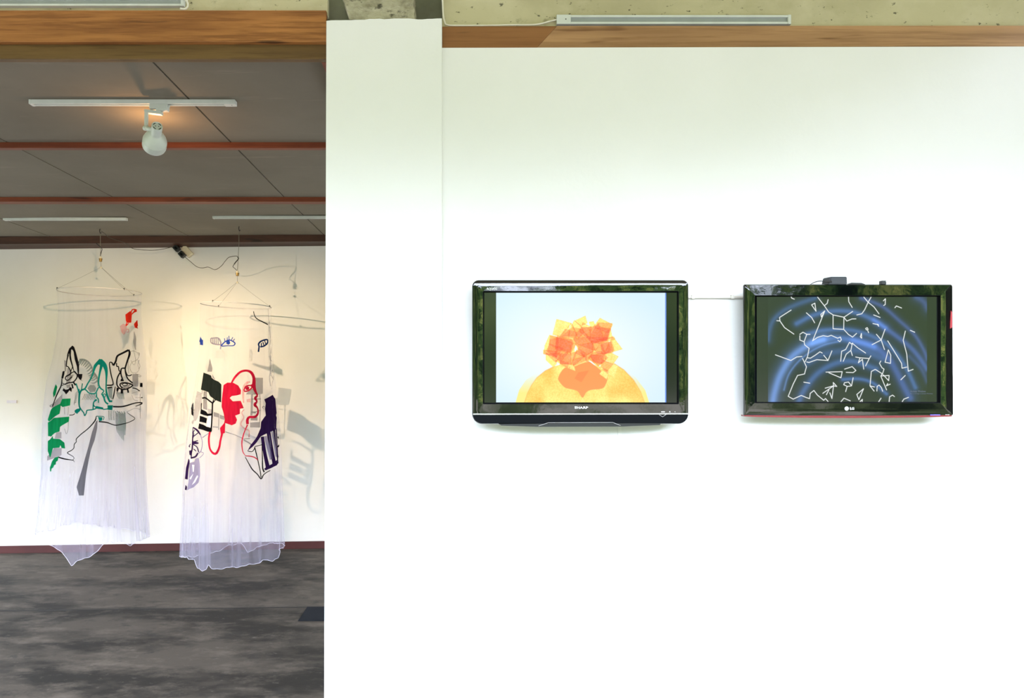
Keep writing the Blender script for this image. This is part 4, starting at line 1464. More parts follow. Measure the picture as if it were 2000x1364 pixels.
# ---------------------------------------------------------------- sockets, cords and plugs above the skirts
def build_hanging_hardware():
    g = 'lamp holders above the skirts'

    def socket(hx, hy, sy, label, y_hook):
        """a lamp holder on its cord under a ceiling hook"""
        top = Vector(((hx - VX) / F * YS, YS, ceil_z((hx - VX) / F * YS, YS)))
        s = P(sy[0], sy[1], YS)
        t = thing('lamp_holder', s, label, 'lamp holder', g)
        bm = bmesh.new()
        lathe(bm, s + Vector((0, 0, -.024)), (0, 0, 1), [(0, 0), (0, .011), (.003, .0125), (.020, .0125), (.021, .016), (.026, .016), (.027, .0125)], 24)
        from_bm('socket_shell', bm, MAT['brass'], t, True, 35)
        bm = bmesh.new()
        lathe(bm, s + Vector((0, 0, .003)), (0, 0, 1), [(0, .0125), (.006, .0125), (.014, .010), (.020, .006), (.022, .0)], 24)
        from_bm('socket_cap', bm, MAT['porcelain'], t, True, 35)
        return t, top, s
    t, top, s = socket(195.5, 452, (196.5, 506), 'brass and cream lamp holder hanging over the skirt with green leaves', YS)
    bm = bmesh.new()
    tube(bm, [top, top + Vector((.002, 0, -.06)), s + Vector((0, 0, .02))], .0022, 6)
    from_bm('wire', bm, MAT['string'], t)
    bm = bmesh.new()
    tube(bm, catmull([P(188, 475.5, YS), P(193, 480, YS), P(199, 486, YS), P(197.5, 494, YS), P(196, 499, YS), s + Vector((0, 0, .022))], 5), [.0038] * 8 + [.0028] * 18, 6)
    from_bm('cord', bm, MAT['cord_black'], t, True)
    bm = bmesh.new()
    tube(bm, catmull([top, top + Vector((0, -.008, -.02)), top + Vector((.004, -.004, -.04)), top + Vector((.008, .006, -.03))], 5), .003, 6)
    from_bm('hook', bm, MAT['cord_black'], t, True)
    t, top, s = socket(467, 450, (463.8, 534), 'brass lamp holder hanging over the skirt with the red face', YS)
    bm = bmesh.new()
    tube(bm, [top, P(466.5, 480, YS), s + Vector((0, 0, .02))], .0022, 6)
    from_bm('wire', bm, MAT['string'], t)
    bm = bmesh.new()
    tube(bm, catmull([P(464, 501.5, YS), P(465.5, 506, YS), P(459, 514, YS), P(455, 521, YS), P(458, 524, YS), s + Vector((-.002, 0, .022))], 5), [.0042] * 12 + [.0026] * 14, 6)
    from_bm('cord', bm, MAT['cord_black'], t, True)
    bm = bmesh.new()
    tube(bm, catmull([top, top + Vector((0, -.008, -.02)), top + Vector((.004, -.004, -.04)), top + Vector((.008, .006, -.03))], 5), .003, 6)
    from_bm('hook', bm, MAT['cord_black'], t, True)
    # socket box on the far wall with two black plugs
    cx = P(367, 492, 6.38 * K)
    wy = far_y(cx.x)
    bm = bmesh.new()
    c = P(366, 491.5, wy - .02)
    box(bm, (c.x - .055, wy - .045, c.z - .03), (c.x + .055, wy - .001, c.z + .03), .006)
    bmesh.ops.rotate(bm, cent=c, matrix=Matrix.Rotation(math.radians(48), 3, 'Y'), verts=bm.verts)
    o = from_bm('socket_box', bm, MAT['porcelain'])
    tag(o, 'cream socket box tilted on the far wall under the dark batten', 'socket')
    for (px, py, lab) in ((345.5, 485.5, 'upper of the two black plugs in the cream socket box'), (356, 497.5, 'lower of the two black plugs in the cream socket box')):
        c = P(px, py, wy - .07)
        bm = bmesh.new()
        box(bm, (c.x - .029, wy - .095, c.z - .024), (c.x + .027, wy - .046, c.z + .024), .004)
        bmesh.ops.rotate(bm, cent=c, matrix=Matrix.Rotation(math.radians(48), 3, 'Y'), verts=bm.verts)
        t = thing('power_plug', c, lab, 'plug', 'black plugs on the far wall')
        from_bm('plug_body', bm, MAT['black_plastic'], t)
        bm = bmesh.new()
        q = Vector((c.x, wy - .097, c.z))
        box(bm, q - Vector((.014, .002, .010)), q + Vector((.014, .003, .010)), .001)
        bmesh.ops.rotate(bm, cent=c, matrix=Matrix.Rotation(math.radians(48), 3, 'Y'), verts=bm.verts)
        from_bm('face_plate', bm, MAT['satin_black'], t)
    # cords
    yw = wy - .055
    pts = [P(198, 452, 5.92 * K), P(205, 457, 5.95 * K), P(213, 464, 6.0 * K), P(230, 470, 6.02 * K), P(245, 475, 6.08 * K), P(258, 485, 6.12 * K), P(275, 488, 6.18 * K), P(300, 489, 6.22 * K), P(322, 486, 6.27 * K), P(338, 482, 6.3 * K)]
    bm = bmesh.new()
    tube(bm, catmull(pts, 6), .0026, 6)
    tag(from_bm('power_cable', bm, MAT['cord_dark'], None, True), 'thin dark cord from the left ceiling hook to the black plugs', 'cord')
    pts = [P(361, 502, 6.3 * K), P(373, 512, 6.28 * K), P(384, 521, 6.25 * K), P(395, 523.5, 6.2 * K), P(407, 522, 6.16 * K), P(420, 527, 6.12 * K), P(432, 520, 6.07 * K), P(440, 510, 6.02 * K), P(447, 503, 5.97 * K), P(458, 500.5, 5.92 * K), P(463.2, 500.6, 5.905 * K)]
    bm = bmesh.new()
    tube(bm, catmull(pts, 6), .0026, 6)
    tag(from_bm('power_cable', bm, MAT['cord_dark'], None, True), 'thin dark cord from the black plugs to the right lamp holder', 'cord')

    def onw(px, py, d=.012):
        p = P(px, py, 6.35 * K)
        for _ in range(4):
            p = P(px, py, far_y(p.x) - d)
        return p
    pts = [onw(-20, 483.5), onw(30, 482.5), onw(68, 481), onw(90, 483), onw(110, 483.5), onw(130, 481), onw(150, 477)]
    bm = bmesh.new()
    tube(bm, catmull(pts, 6), .0030, 6)
    tag(from_bm('power_cable', bm, MAT['string'], None, True), 'thin grey cord sagging along the top of the far wall', 'cord')


build_hanging_hardware()


# ================================================================== TELEVISIONS
def grid_screen(name, rect, Y, img, parent, mat):
    """flat lit screen; img is (rows, cols, 3) linear colours shown over the photo rectangle"""
    h, w, _ = img.shape
    a, b = P(rect[0], rect[3], Y), P(rect[2], rect[1], Y)
    xs = np.linspace(a.x, b.x, w)
    zs = np.linspace(b.z, a.z, h)
    X, Z = np.meshgrid(xs, zs)
    co = np.stack([X, np.full_like(X, Y), Z], -1).reshape(-1, 3).astype(np.float32)
    idx = np.arange(h * w).reshape(h, w)
    q = np.stack([idx[:-1, :-1], idx[1:, :-1], idx[1:, 1:], idx[:-1, 1:]], -1).reshape(-1, 4).astype(np.int32)
    me = bpy.data.meshes.new(name)
    me.vertices.add(len(co))
    me.vertices.foreach_set('co', co.ravel())
    me.loops.add(q.size)
    me.loops.foreach_set('vertex_index', q.ravel())
    me.polygons.add(len(q))
    me.polygons.foreach_set('loop_start', np.arange(0, q.size, 4, dtype=np.int32))
    me.update(calc_edges=True)
    at = me.color_attributes.new('picture', 'FLOAT_COLOR', 'POINT')
    c4 = np.ones((h * w, 4), np.float32)
    c4[:, :3] = img.reshape(-1, 3)
    at.data.foreach_set('color', c4.ravel())
    return link(name, me, mat, parent)


def screen_mat(name, rough, spec, strength=1.0):
    m, N, L, b = new_mat(name)
    at = N.new('ShaderNodeAttribute')
    at.attribute_name = 'picture'
    b.inputs['Base Color'].default_value = (0.004, 0.005, 0.006, 1)
    b.inputs['Roughness'].default_value = rough
    b.inputs['Specular IOR Level'].default_value = spec
    L.new(at.outputs['Color'], b.inputs['Emission Color'])
    b.inputs['Emission Strength'].default_value = strength
    return m


def lin(a):
    a = np.asarray(a, dtype=np.float64) / 255.0
    return np.where(a <= 0.04045, a / 12.92, ((a + 0.055) / 1.055) ** 2.4)


def in_poly(X, Y, poly):
    c = np.zeros(X.shape, bool)
    n = len(poly)
    j = n - 1
    for i in range(n):
        xi, yi = poly[i][:2]
        xj, yj = poly[j][:2]
        if yi != yj:
            c ^= ((yi > Y) != (yj > Y)) & (X < (xj - xi) * (Y - yi) / (yj - yi) + xi)
        j = i
    return c


def seg_dist(X, Y, pts):
    d = np.full(X.shape, 1e9)
    for (a, b) in zip(pts[:-1], pts[1:]):
        dx, dy = b[0] - a[0], b[1] - a[1]
        L2 = dx * dx + dy * dy or 1e-9
        t = np.clip(((X - a[0]) * dx + (Y - a[1]) * dy) / L2, 0, 1)
        d = np.minimum(d, np.hypot(X - a[0] - t * dx, Y - a[1] - t * dy))
    return d


def smooth_noise(h, w, cells, rs):
    gy, gx = max(2, int(h / cells)), max(2, int(w / cells))
    g = rs.rand(gy + 1, gx + 1)
    yy = np.linspace(0, gy - 1e-6, h)
    xx = np.linspace(0, gx - 1e-6, w)
    iy, ix = yy.astype(int), xx.astype(int)
    fy, fx = (yy - iy)[:, None], (xx - ix)[None, :]
    fy = fy * fy * (3 - 2 * fy)
    fx = fx * fx * (3 - 2 * fx)
    return (g[iy][:, ix] * (1 - fy) * (1 - fx) + g[iy + 1][:, ix] * fy * (1 - fx) + g[iy][:, ix + 1] * (1 - fy) * fx + g[iy + 1][:, ix + 1] * fy * fx)


def paper_flower_picture(rect, S=1.5):
    """the film still on the left screen: orange and yellow paper squares over two yellow discs"""
    SS = 2
    h, w = int((rect[3] - rect[1]) * S) * SS, int((rect[2] - rect[0]) * S) * SS
    px = np.linspace(rect[0], rect[2], w)
    py = np.linspace(rect[1], rect[3], h)
    X, Y = np.meshgrid(px, py)
    Zx, Zy = (X - 990) * 6.667, (Y - 600) * 6.667
    rs = np.random.RandomState(4)
    # pale blue ground, whiter in the middle
    r = np.hypot((X - 1120) / 190, (Y - 690) / 120)
    bgA, bgB = np.array([246, 255, 255.]), np.array([216, 238, 253.])
    t = np.clip((r - .35) / .8, 0, 1)[..., None]
    img = bgA * (1 - t) + bgB * t

    def put(mask, col, a=1.0):
        nonlocal img
        m = (mask * a)[..., None] if not np.isscalar(a) or True else mask[..., None]
        img = img * (1 - m) + np.array(col, float) * m
    halo = in_poly(Zx, Zy, [(112, 1250), (160, 1080), (250, 950), (400, 850), (620, 770), (1400, 740), (1560, 830), (1680, 920), (1800, 1080), (1855, 1250)])
    fade = np.clip((Zy - 860) / 260, 0, 1)
    put(halo.astype(float), (255, 240, 140), fade)
    body = in_poly(Zx, Zy, [(228, 1250), (270, 1120), (320, 1020), (390, 920), (500, 830), (620, 770), (720, 745), (800, 780), (1000, 720), (1230, 780), (1400, 738), (1520, 815), (1650, 950), (1740, 1100), (1795, 1250), (1024, 1250), (985, 1180), (955, 1250)])
    n1 = smooth_noise(h, w, 60, rs)
    n2 = smooth_noise(h, w, 5, rs)
    yel = np.array([255, 226, 118.]) + (n1[..., None] - .5) * np.array([0, -46, -50.]) + (n2[..., None] - .5) * np.array([0, 22, 26.])
    img = np.where(body[..., None], yel, img)
    outl = seg_dist(Zx, Zy, [(228, 1250), (270, 1120), (320, 1020), (390, 920), (500, 830), (620, 770)])
    outr = seg_dist(Zx, Zy, [(1400, 738), (1520, 815), (1650, 950), (1740, 1100), (1795, 1250)])
    put(np.exp(-(np.minimum(outl, outr) / 6) ** 2), (250, 180, 90), 0.6)
    heart = [(985, 1180), (930, 1105), (880, 1078), (760, 1050), (690, 980), (668, 925), (715, 830), (780, 780), (890, 770), (1040, 705), (1130, 750), (1230, 830), (1310, 900), (1290, 1000), (1240, 1060), (1090, 1080), (1030, 1115)]
    heart = [tuple(q) for q in catmull([Vector((a, b, 0)) for a, b in heart], 5, True)]
    put(in_poly(Zx, Zy, heart).astype(float), (255, 160, 88))
    put(in_poly(Zx, Zy, [(930, 850), (1070, 825), (970, 980), (880, 930)]).astype(float), (255, 140, 78), .75)
    quads = [
        [(650, 165), (835, 215), (690, 380), (600, 355)], [(885, 180), (1020, 118), (1045, 210), (960, 245)], [(1070, 195), (1130, 188), (1148, 240), (1090, 268)],
        [(1215, 148), (1372, 230), (1320, 330), (1130, 260)], [(878, 178), (970, 250), (1000, 330), (930, 400), (850, 240)], [(835, 215), (855, 230), (910, 370), (800, 380)],
        [(765, 290), (905, 330), (895, 405), (690, 392)], [(770, 295), (812, 245), (815, 370), (700, 380)], [(990, 210), (1095, 262), (1080, 425), (955, 320)],
        [(975, 265), (1345, 285), (1300, 425), (1100, 455)], [(1185, 212), (1365, 218), (1290, 430), (1085, 400)], [(1080, 300), (1190, 228), (1265, 430), (1115, 475)],
        [(960, 290), (1090, 420), (1142, 560), (925, 480), (872, 420)], [(875, 425), (1080, 388), (1132, 560), (1000, 645), (925, 540)], [(925, 500), (1100, 470), (1120, 580), (1000, 635)],
        [(555, 372), (665, 398), (645, 640), (485, 605), (498, 500)], [(660, 380), (845, 425), (822, 572), (648, 562)], [(575, 380), (860, 440), (820, 590), (560, 490)],
        [(650, 400), (900, 480), (820, 600), (640, 545)], [(560, 485), (725, 540), (640, 650), (520, 570)], [(478, 560), (640, 580), (622, 640), (480, 612)],
        [(513, 600), (640, 640), (645, 740), (600, 775), (512, 690)], [(650, 570), (800, 588), (700, 705), (600, 640)], [(520, 610), (720, 600), (640, 720)],
        [(780, 588), (868, 690), (800, 792), (638, 702)], [(690, 620), (830, 610), (830, 740), (700, 730)], [(820, 600), (905, 588), (870, 690)],
        [(905, 560), (1012, 640), (868, 762), (858, 690)], [(890, 680), (1030, 640), (1030, 695), (872, 765)], [(930, 540), (1020, 600), (1000, 650), (900, 600)],
        [(1120, 598), (1225, 580), (1305, 662), (1182, 772), (1065, 662)], [(1085, 640), (1260, 600), (1290, 690), (1190, 765)], [(1100, 620), (1240, 640), (1230, 740), (1120, 720)],
        [(1100, 440), (1388, 388), (1402, 420), (1200, 475)], [(1100, 400), (1300, 395), (1290, 440), (1130, 465)], [(1220, 490), (1362, 448), (1392, 562), (1270, 602)], [(1235, 470), (1350, 460), (1380, 590), (1240, 600)],
        [(1372, 380), (1497, 545), (1268, 612), (1345, 450)], [(1282, 598), (1340, 588), (1447, 645), (1385, 735), (1288, 690)], [(1258, 700), (1442, 770), (1390, 918), (1228, 800)],
        [(1250, 690), (1382, 740), (1300, 835), (1218, 770)], [(1260, 800), (1320, 830), (1300, 940), (1210, 870)], [(1100, 450), (1232, 470), (1150, 565)], [(1150, 560), (1232, 488), (1282, 612), (1180, 605)],
        [(860, 700), (890, 830), (815, 800)], [(1290, 330), (1350, 290), (1370, 400), (1250, 430)], [(1010, 640), (1120, 580), (1080, 660), (1040, 720)], [(700, 700), (800, 730), (790, 790), (690, 760)]]
    cnt = in_poly(Zx, Zy, [(560, 420), (700, 390), (850, 260), (960, 280), (1180, 240), (1330, 290), (1320, 430), (1360, 560), (1280, 620), (1240, 740), (1080, 700), (900, 760), (700, 740), (620, 640), (530, 580)]).astype(float)
    cnt -= in_poly(Zx, Zy, [(890, 490), (925, 520), (925, 570), (880, 580)])
    edge = np.full(X.shape, 1e9)
    quads = [[(sum(p[0] for p in q) / len(q) * -.08 + p[0] * 1.08, sum(p[1] for p in q) / len(q) * -.08 + p[1] * 1.08) for p in q] for q in quads]
    for q in quads:
        cnt += in_poly(Zx, Zy, q)
        edge = np.minimum(edge, seg_dist(Zx, Zy, q + [q[0]]))
    lut = np.array([[255, 255, 255], [255, 243, 140], [255, 194, 108], [255, 160, 94], [255, 138, 84], [255, 122, 78], [255, 112, 72]], float)
    ci = np.clip(cnt, 0, 6).astype(int)
    pap = lut[ci] + (n2[..., None] - .5) * np.array([0, 20, 44.]) + (n1[..., None] - .5) * np.array([0, 26, 16.])
    pap -= (np.exp(-(edge / 4.5) ** 2) * .55)[..., None] * np.array([6, 40, 30.])
    img = np.where((ci > 0)[..., None], pap, img)
    img = np.clip(img, 0, 255)
    L = lin(img)
    L = L.reshape(h // SS, SS, w // SS, SS, 3).mean((1, 3))
    return L


def ripple_picture(rect, S=1.6):
    """the film still on the right screen: blue light arcs with thin white star lines"""
    SS = 2
    h, w = int((rect[3] - rect[1]) * S) * SS, int((rect[2] - rect[0]) * S) * SS
    px = np.linspace(rect[0], rect[2], w)
    py = np.linspace(rect[1], rect[3], h)
    X, Y = np.meshgrid(px, py)
    U, V = (X - 1430) * 4.444, (Y - 530) * 4.444
    img = np.zeros((h, w, 3))
    inside = ((X > 1500) & (X < 1810.5))
    img[...] = lin((8, 11, 12))
    img[inside] = lin((14, 22, 20))

    def arc(pts, wid, col, k):
        nonlocal img
        p = [tuple(q) for q in catmull([Vector((a, b, 0)) for a, b in pts], 8)]
        d = seg_dist(U, V, p)
        # fade along the ends
        x0, x1 = p[0], p[-1]
        g = np.exp(-(d / wid) ** 2) * .75 + np.exp(-(d / (wid * 2.4)) ** 2) * .25
        img += (g * k * .72)[..., None] * lin(col) * inside[..., None]
    blue, pale = (86, 132, 214), (120, 164, 244)
    arc([(352, 1140), (372, 1040), (420, 900), (510, 755), (600, 680), (690, 625), (790, 590)], 30, pale, .95)
    arc([(700, 625), (880, 582), (1050, 600), (1230, 655)], 26, blue, .85)
    arc([(1050, 600), (1230, 655), (1350, 750), (1420, 860), (1480, 980), (1545, 1100)], 28, (80, 112, 200), .75)
    arc([(450, 1030), (490, 900), (570, 790), (680, 700), (800, 640), (930, 610)], 7, pale, .5)
    arc([(312, 600), (325, 510), (360, 425), (440, 350), (560, 290), (720, 235)], 20, blue, .42)
    arc([(560, 455), (700, 385), (860, 348), (1050, 355), (1230, 425), (1330, 490)], 20, blue, .7)
    arc([(1230, 425), (1400, 545), (1540, 655), (1620, 745), (1690, 850)], 20, (84, 116, 206), .7)
    arc([(650, 545), (800, 512), (1000, 508), (1150, 540), (1270, 590), (1350, 640), (1450, 745), (1530, 880), (1590, 1010)], 18, blue, .62)
    arc([(1120, 235), (1300, 305), (1450, 430), (1580, 550), (1660, 680), (1695, 765)], 16, (84, 110, 196), .6)
    arc([(578, 1140), (620, 1040), (740, 890), (900, 800), (1060, 785), (1250, 850)], 24, blue, .6)
    arc([(960, 940), (1100, 935), (1220, 970), (1340, 1065)], 14, blue, .7)
    arc([(1600, 225), (1660, 265), (1700, 330)], 26, (84, 110, 196), .5)
    arc([(650, 800), (800, 720), (1000, 690), (1150, 700), (1300, 760)], 30, blue, .42)
    arc([(1540, 740), (1640, 850), (1692, 960)], 16, (70, 96, 170), .45)
    lines = [
        [(512, 222), (518, 235), (540, 243)], [(512, 338), (412, 402), (415, 432), (388, 430)], [(415, 432), (455, 490), (536, 546)],
        [(718, 278), (690, 293), (728, 348), (718, 278)], [(742, 226), (800, 300), (825, 280), (833, 248)], [(800, 300), (838, 355), (876, 380), (970, 400), (1046, 350)],
        [(876, 380), (876, 500), (968, 505), (970, 400)], [(970, 400), (995, 433), (1040, 415), (1074, 414)], [(968, 505), (1010, 550), (1045, 572), (1080, 540)],
        [(645, 362), (690, 402), (716, 448)], [(804, 345), (770, 375), (775, 398), (804, 345), (700, 600)], [(588, 548), (615, 530), (648, 548), (625, 612), (588, 598), (588, 560)],
        [(648, 548), (676, 548)], [(625, 612), (630, 640), (668, 670), (655, 740), (634, 785)], [(697, 605), (740, 575), (790, 560), (830, 567), (860, 557), (915, 582), (940, 572), (948, 595), (935, 612), (918, 600)],
        [(1010, 226), (1012, 265), (1042, 315)], [(1143, 226), (1180, 270), (1205, 226)], [(1180, 270), (1150, 335), (1125, 370), (1082, 380)], [(1180, 270), (1230, 310), (1274, 370)],
        [(1228, 380), (1284, 402)], [(1312, 258), (1330, 240), (1328, 290), (1315, 298)], [(1412, 318), (1425, 302), (1470, 320)], [(1222, 455), (1270, 465), (1258, 460), (1272, 478)],
        [(1158, 498), (1172, 490), (1180, 505), (1166, 510), (1158, 498)], [(1174, 508), (1184, 534)], [(1122, 540), (1112, 570), (1124, 582), (1122, 540)], [(1546, 514), (1584, 530)],
        [(1327, 503), (1293, 597), (1322, 680)], [(1252, 548), (1293, 597), (1214, 638)], [(1350, 605), (1400, 685), (1470, 800), (1474, 842), (1515, 832)],
        [(1503, 520), (1484, 600), (1515, 720), (1528, 868), (1570, 852)], [(376, 726), (510, 775), (560, 745), (606, 740)], [(612, 758), (645, 830), (628, 892), (568, 905), (530, 980), (487, 1086), (530, 1110), (600, 1078), (640, 1095), (672, 1106), (678, 1060), (710, 1035), (740, 1075), (795, 1120), (810, 1105), (832, 1130)],
        [(655, 752), (680, 755), (720, 730), (762, 700), (782, 710)], [(648, 788), (668, 792), (735, 768), (832, 775), (866, 692)], [(795, 730), (832, 775)],
        [(1020, 618), (1035, 632), (1046, 624)], [(1018, 618), (985, 680), (950, 695), (942, 782)], [(1042, 632), (1030, 688), (990, 720), (964, 782)], [(1030, 688), (1043, 732)], [(1046, 628), (1090, 665), (1158, 710)],
        [(1072, 745), (1110, 752), (1190, 758), (1204, 735)], [(1190, 758), (1158, 822)], [(1130, 765), (1142, 850)], [(1110, 752), (1095, 795), (1130, 765)], [(1355, 683), (1327, 790), (1374, 800), (1376, 728), (1355, 683)],
        [(815, 876), (955, 872), (944, 925), (840, 882)], [(976, 850), (1042, 828), (1074, 862), (1050, 880), (990, 878)], [(1290, 780), (1278, 800), (1300, 838), (1318, 850), (1302, 898)],
        [(1302, 890), (1242, 852), (1208, 870), (1196, 995), (1232, 1040)], [(1196, 995), (1235, 1005)], [(1302, 890), (1290, 910), (1340, 1030)], [(1290, 910), (1320, 908), (1362, 905), (1358, 950), (1312, 900)], [(1338, 995), (1372, 980)], [(1350, 975), (1338, 995)],
        [(1256, 1040), (1258, 1000), (1275, 988), (1295, 1010), (1306, 1042)], [(622, 963), (674, 972)], [(1502, 905), (1464, 942)], [(1050, 925), (1036, 995), (1000, 1000), (968, 985), (975, 968), (1010, 962), (1036, 995)], [(998, 1000), (985, 1045)],
        [(878, 966), (908, 1000), (880, 995), (878, 966)], [(880, 995), (808, 1015)], [(880, 995), (787, 1060)], [(840, 1030), (818, 1072)], [(880, 995), (866, 1105), (848, 1055)],
        [(1140, 1020), (1082, 1070), (1100, 1115), (1140, 1020)], [(1110, 1132), (1130, 1112), (1128, 1132)], [(945, 1132), (970, 1102), (1025, 1125)], [(1272, 1132), (1292, 1102)], [(1362, 1132), (1366, 1090), (1392, 1075), (1408, 1088)], [(1476, 1132), (1490, 1110), (1530, 1095)]]
    d = np.full(X.shape, 1e9)
    for ln in lines:
        d = np.minimum(d, seg_dist(U, V, ln))
    m = np.clip((4.3 - d) / 2.4, 0, 1)[..., None]
    img = img * (1 - m) + lin((244, 246, 250)) * m
    img = np.clip(img, 0, 1.2)
    return img.reshape(h // SS, SS, w // SS, SS, 3).mean((1, 3))


def ringpts(loop, Yref, y):
    return [Vector((P(px, py, Yref).x, y, P(px, py, Yref).z)) for px, py in loop]


def plate(bm, pxpts, Yref, y0, y1):
    prism(bm, [(P(a, b, Yref).x, P(a, b, Yref).z) for a, b in pxpts], y0, y1)


def build_left_tv():
    Y0 = 2.655
    cx = P(1134, 690, Y0)
    t = thing('television', (cx.x, Y0 + .05, cx.z), 'black television showing orange paper squares, on the white wall', 'television', 'wall televisions')
    cr = [13, 12, 20, 20]

    def rr(i, extra=0):
        return rrect(922 + i, 546.5 + i, 1346 - i, 829 - i, [max(1, c - i) for c in cr], 8)

    # bezel: rounded rim, shallow hollow towards the screen
    bm = bmesh.new()
    inner = rrect(946, 571.5, 1323, 787, 1.0, 8)
    inner_hi = rrect(943, 568.5, 1326, 790, 2.0, 8)
    mid = [(a[0] * .5 + b[0] * .5, a[1] * .5 + b[1] * .5) for a, b in zip(rr(4), inner_hi)]
    loops(bm, [ringpts(rr(1), Y0, Y0 + .045), ringpts(rr(0), Y0, Y0 + .014), ringpts(rr(.5), Y0, Y0 + .0065), ringpts(rr(1.6), Y0, Y0 + .0026), ringpts(rr(3.2), Y0, Y0 + .0014),
               ringpts(mid, Y0, Y0 + .0006), ringpts(inner_hi, Y0, Y0)])
    bez = from_bm('bezel', bm, MAT['gloss_black'], t, True, 50)
    bm = bmesh.new()
    loops(bm, [ringpts(inner_hi, Y0, Y0), ringpts(rrect(943.8, 569.3, 1325.2, 789.2, 2, 8), Y0, Y0 + .0002), ringpts(inner, Y0, Y0 + .0075)])
    from_bm('inner_rim', bm, MAT['matt_black'], t)
    # back shell
    bm = bmesh.new()
    loops(bm, [ringpts(rr(2), Y0, Y0 + .045), ringpts(rr(12), Y0, Y0 + .065), ringpts(rr(40), Y0, Y0 + .094)], False, True)
    from_bm('back_shell', bm, MAT['black_plastic'], t)
    # silver line and lower panel
    bm = bmesh.new()
    plate(bm, [(924, 808.3), (1344.5, 807.6), (1344.5, 809.4), (924, 810.3)], Y0, Y0 - .0016, Y0 + .004)
    from_bm('silver_line', bm, MAT['silver'], t)
    bm = bmesh.new()
    low = [(924.5, 811.2)] + [(1344, 810.2)] + [p for p in rr(2.0) if p[1] > 811 and p[0] > 1134] + [p for p in rr(2.0) if p[1] > 811 and p[0] <= 1134]
    plate(bm, low, Y0, Y0 - .0012, Y0 + .004)
    from_bm('lower_panel', bm, MAT['satin_black'], t)
    bm = bmesh.new()
    plate(bm, [(974, 828.5), (1292, 826), (1289, 830.5), (1215, 833.5), (1050, 834), (979, 831.6)], Y0, Y0 + .001, Y0 + .03)
    sp = from_bm('speaker_lip', bm, MAT['black_plastic'], t)
    bm = bmesh.new()
    pts = [(1052, 832.2), (1071, 826.2), (1197, 825.6), (1212, 831.6)]
    tube(bm, [P(a, b, Y0 - .0016) for a, b in pts], .0010, 5)
    from_bm('lip_edge', bm, MAT['silver'], t)
    bm = bmesh.new()
    for q in ([(1287, 810.2), (1294.2, 814.6), (1301.2, 809.8)],):
        tube(bm, [P(a, b, Y0 - .0014) for a, b in q], .0008, 5)
    from_bm('arrow_mark', bm, MAT['silver'], t)
    bm = bmesh.new()
    for (a, b, c, d) in ((1291.5, 804.2, 1298.5, 805.4), (1307, 803.8, 1309, 805.6), (1318, 804.2, 1319, 805.2)):
        plate(bm, [(a, b), (c, b), (c, d), (a, d)], Y0, Y0 + .0002, Y0 + .003)
    from_bm('indicator_marks', bm, MAT['logo_white'], t)
    text_mesh('lettering', 'AQUOS', (949.8, 562.3, 970.5, 567.6), Y0 + .0008, MAT['logo_white'], t, 0.018, .0012)
    text_mesh('lettering', 'SHARP', (1122, 794.3, 1148.6, 798.9), Y0 + .0008, MAT['logo_white'], t, 0.03, .0012)
    # screen: lit picture and the dark bands at its sides
    sm = screen_mat('lit_screen', 0.14, 0.5, 1.0)
    rect = (969, 572.2, 1300.5, 786.3)
    scr = grid_screen('screen', rect, Y0 + .0068, paper_flower_picture(rect), t, sm)
    for (a, b) in ((946, 968.9), (1300.6, 1323)):
        bm = bmesh.new()
        plate(bm, [(a, 571.5), (b, 571.5), (b, 787), (a, 787)], Y0, Y0 + .0066, Y0 + .0090)
        from_bm('screen_band', bm, MAT['screen_dark'], t)
    bm = bmesh.new()
    plate(bm, [(1300.2, 572), (1302.4, 572), (1302.4, 786.5), (1300.2, 786.5)], Y0, Y0 + .0062, Y0 + .0066)
    from_bm('blue_edge', bm, MAT['blue_edge'], t)
    # wall bracket
    bm = bmesh.new()
    a, b = P(1050, 750, Y0), P(1215, 620, Y0)
    box(bm, (a.x, Y0 + .09, a.z), (b.x, YW - .0006, b.z))
    from_bm('wall_bracket', bm, MAT['black_plastic'], t)


MAT['screen_dark'] = plain('dark_unlit_screen', (9, 12, 13), 0.12, 0.6)
MAT['blue_edge'] = plain('blue_screen_edge', (30, 60, 110), 0.4, emit=s2l((50, 90, 170)), estr=0.8)


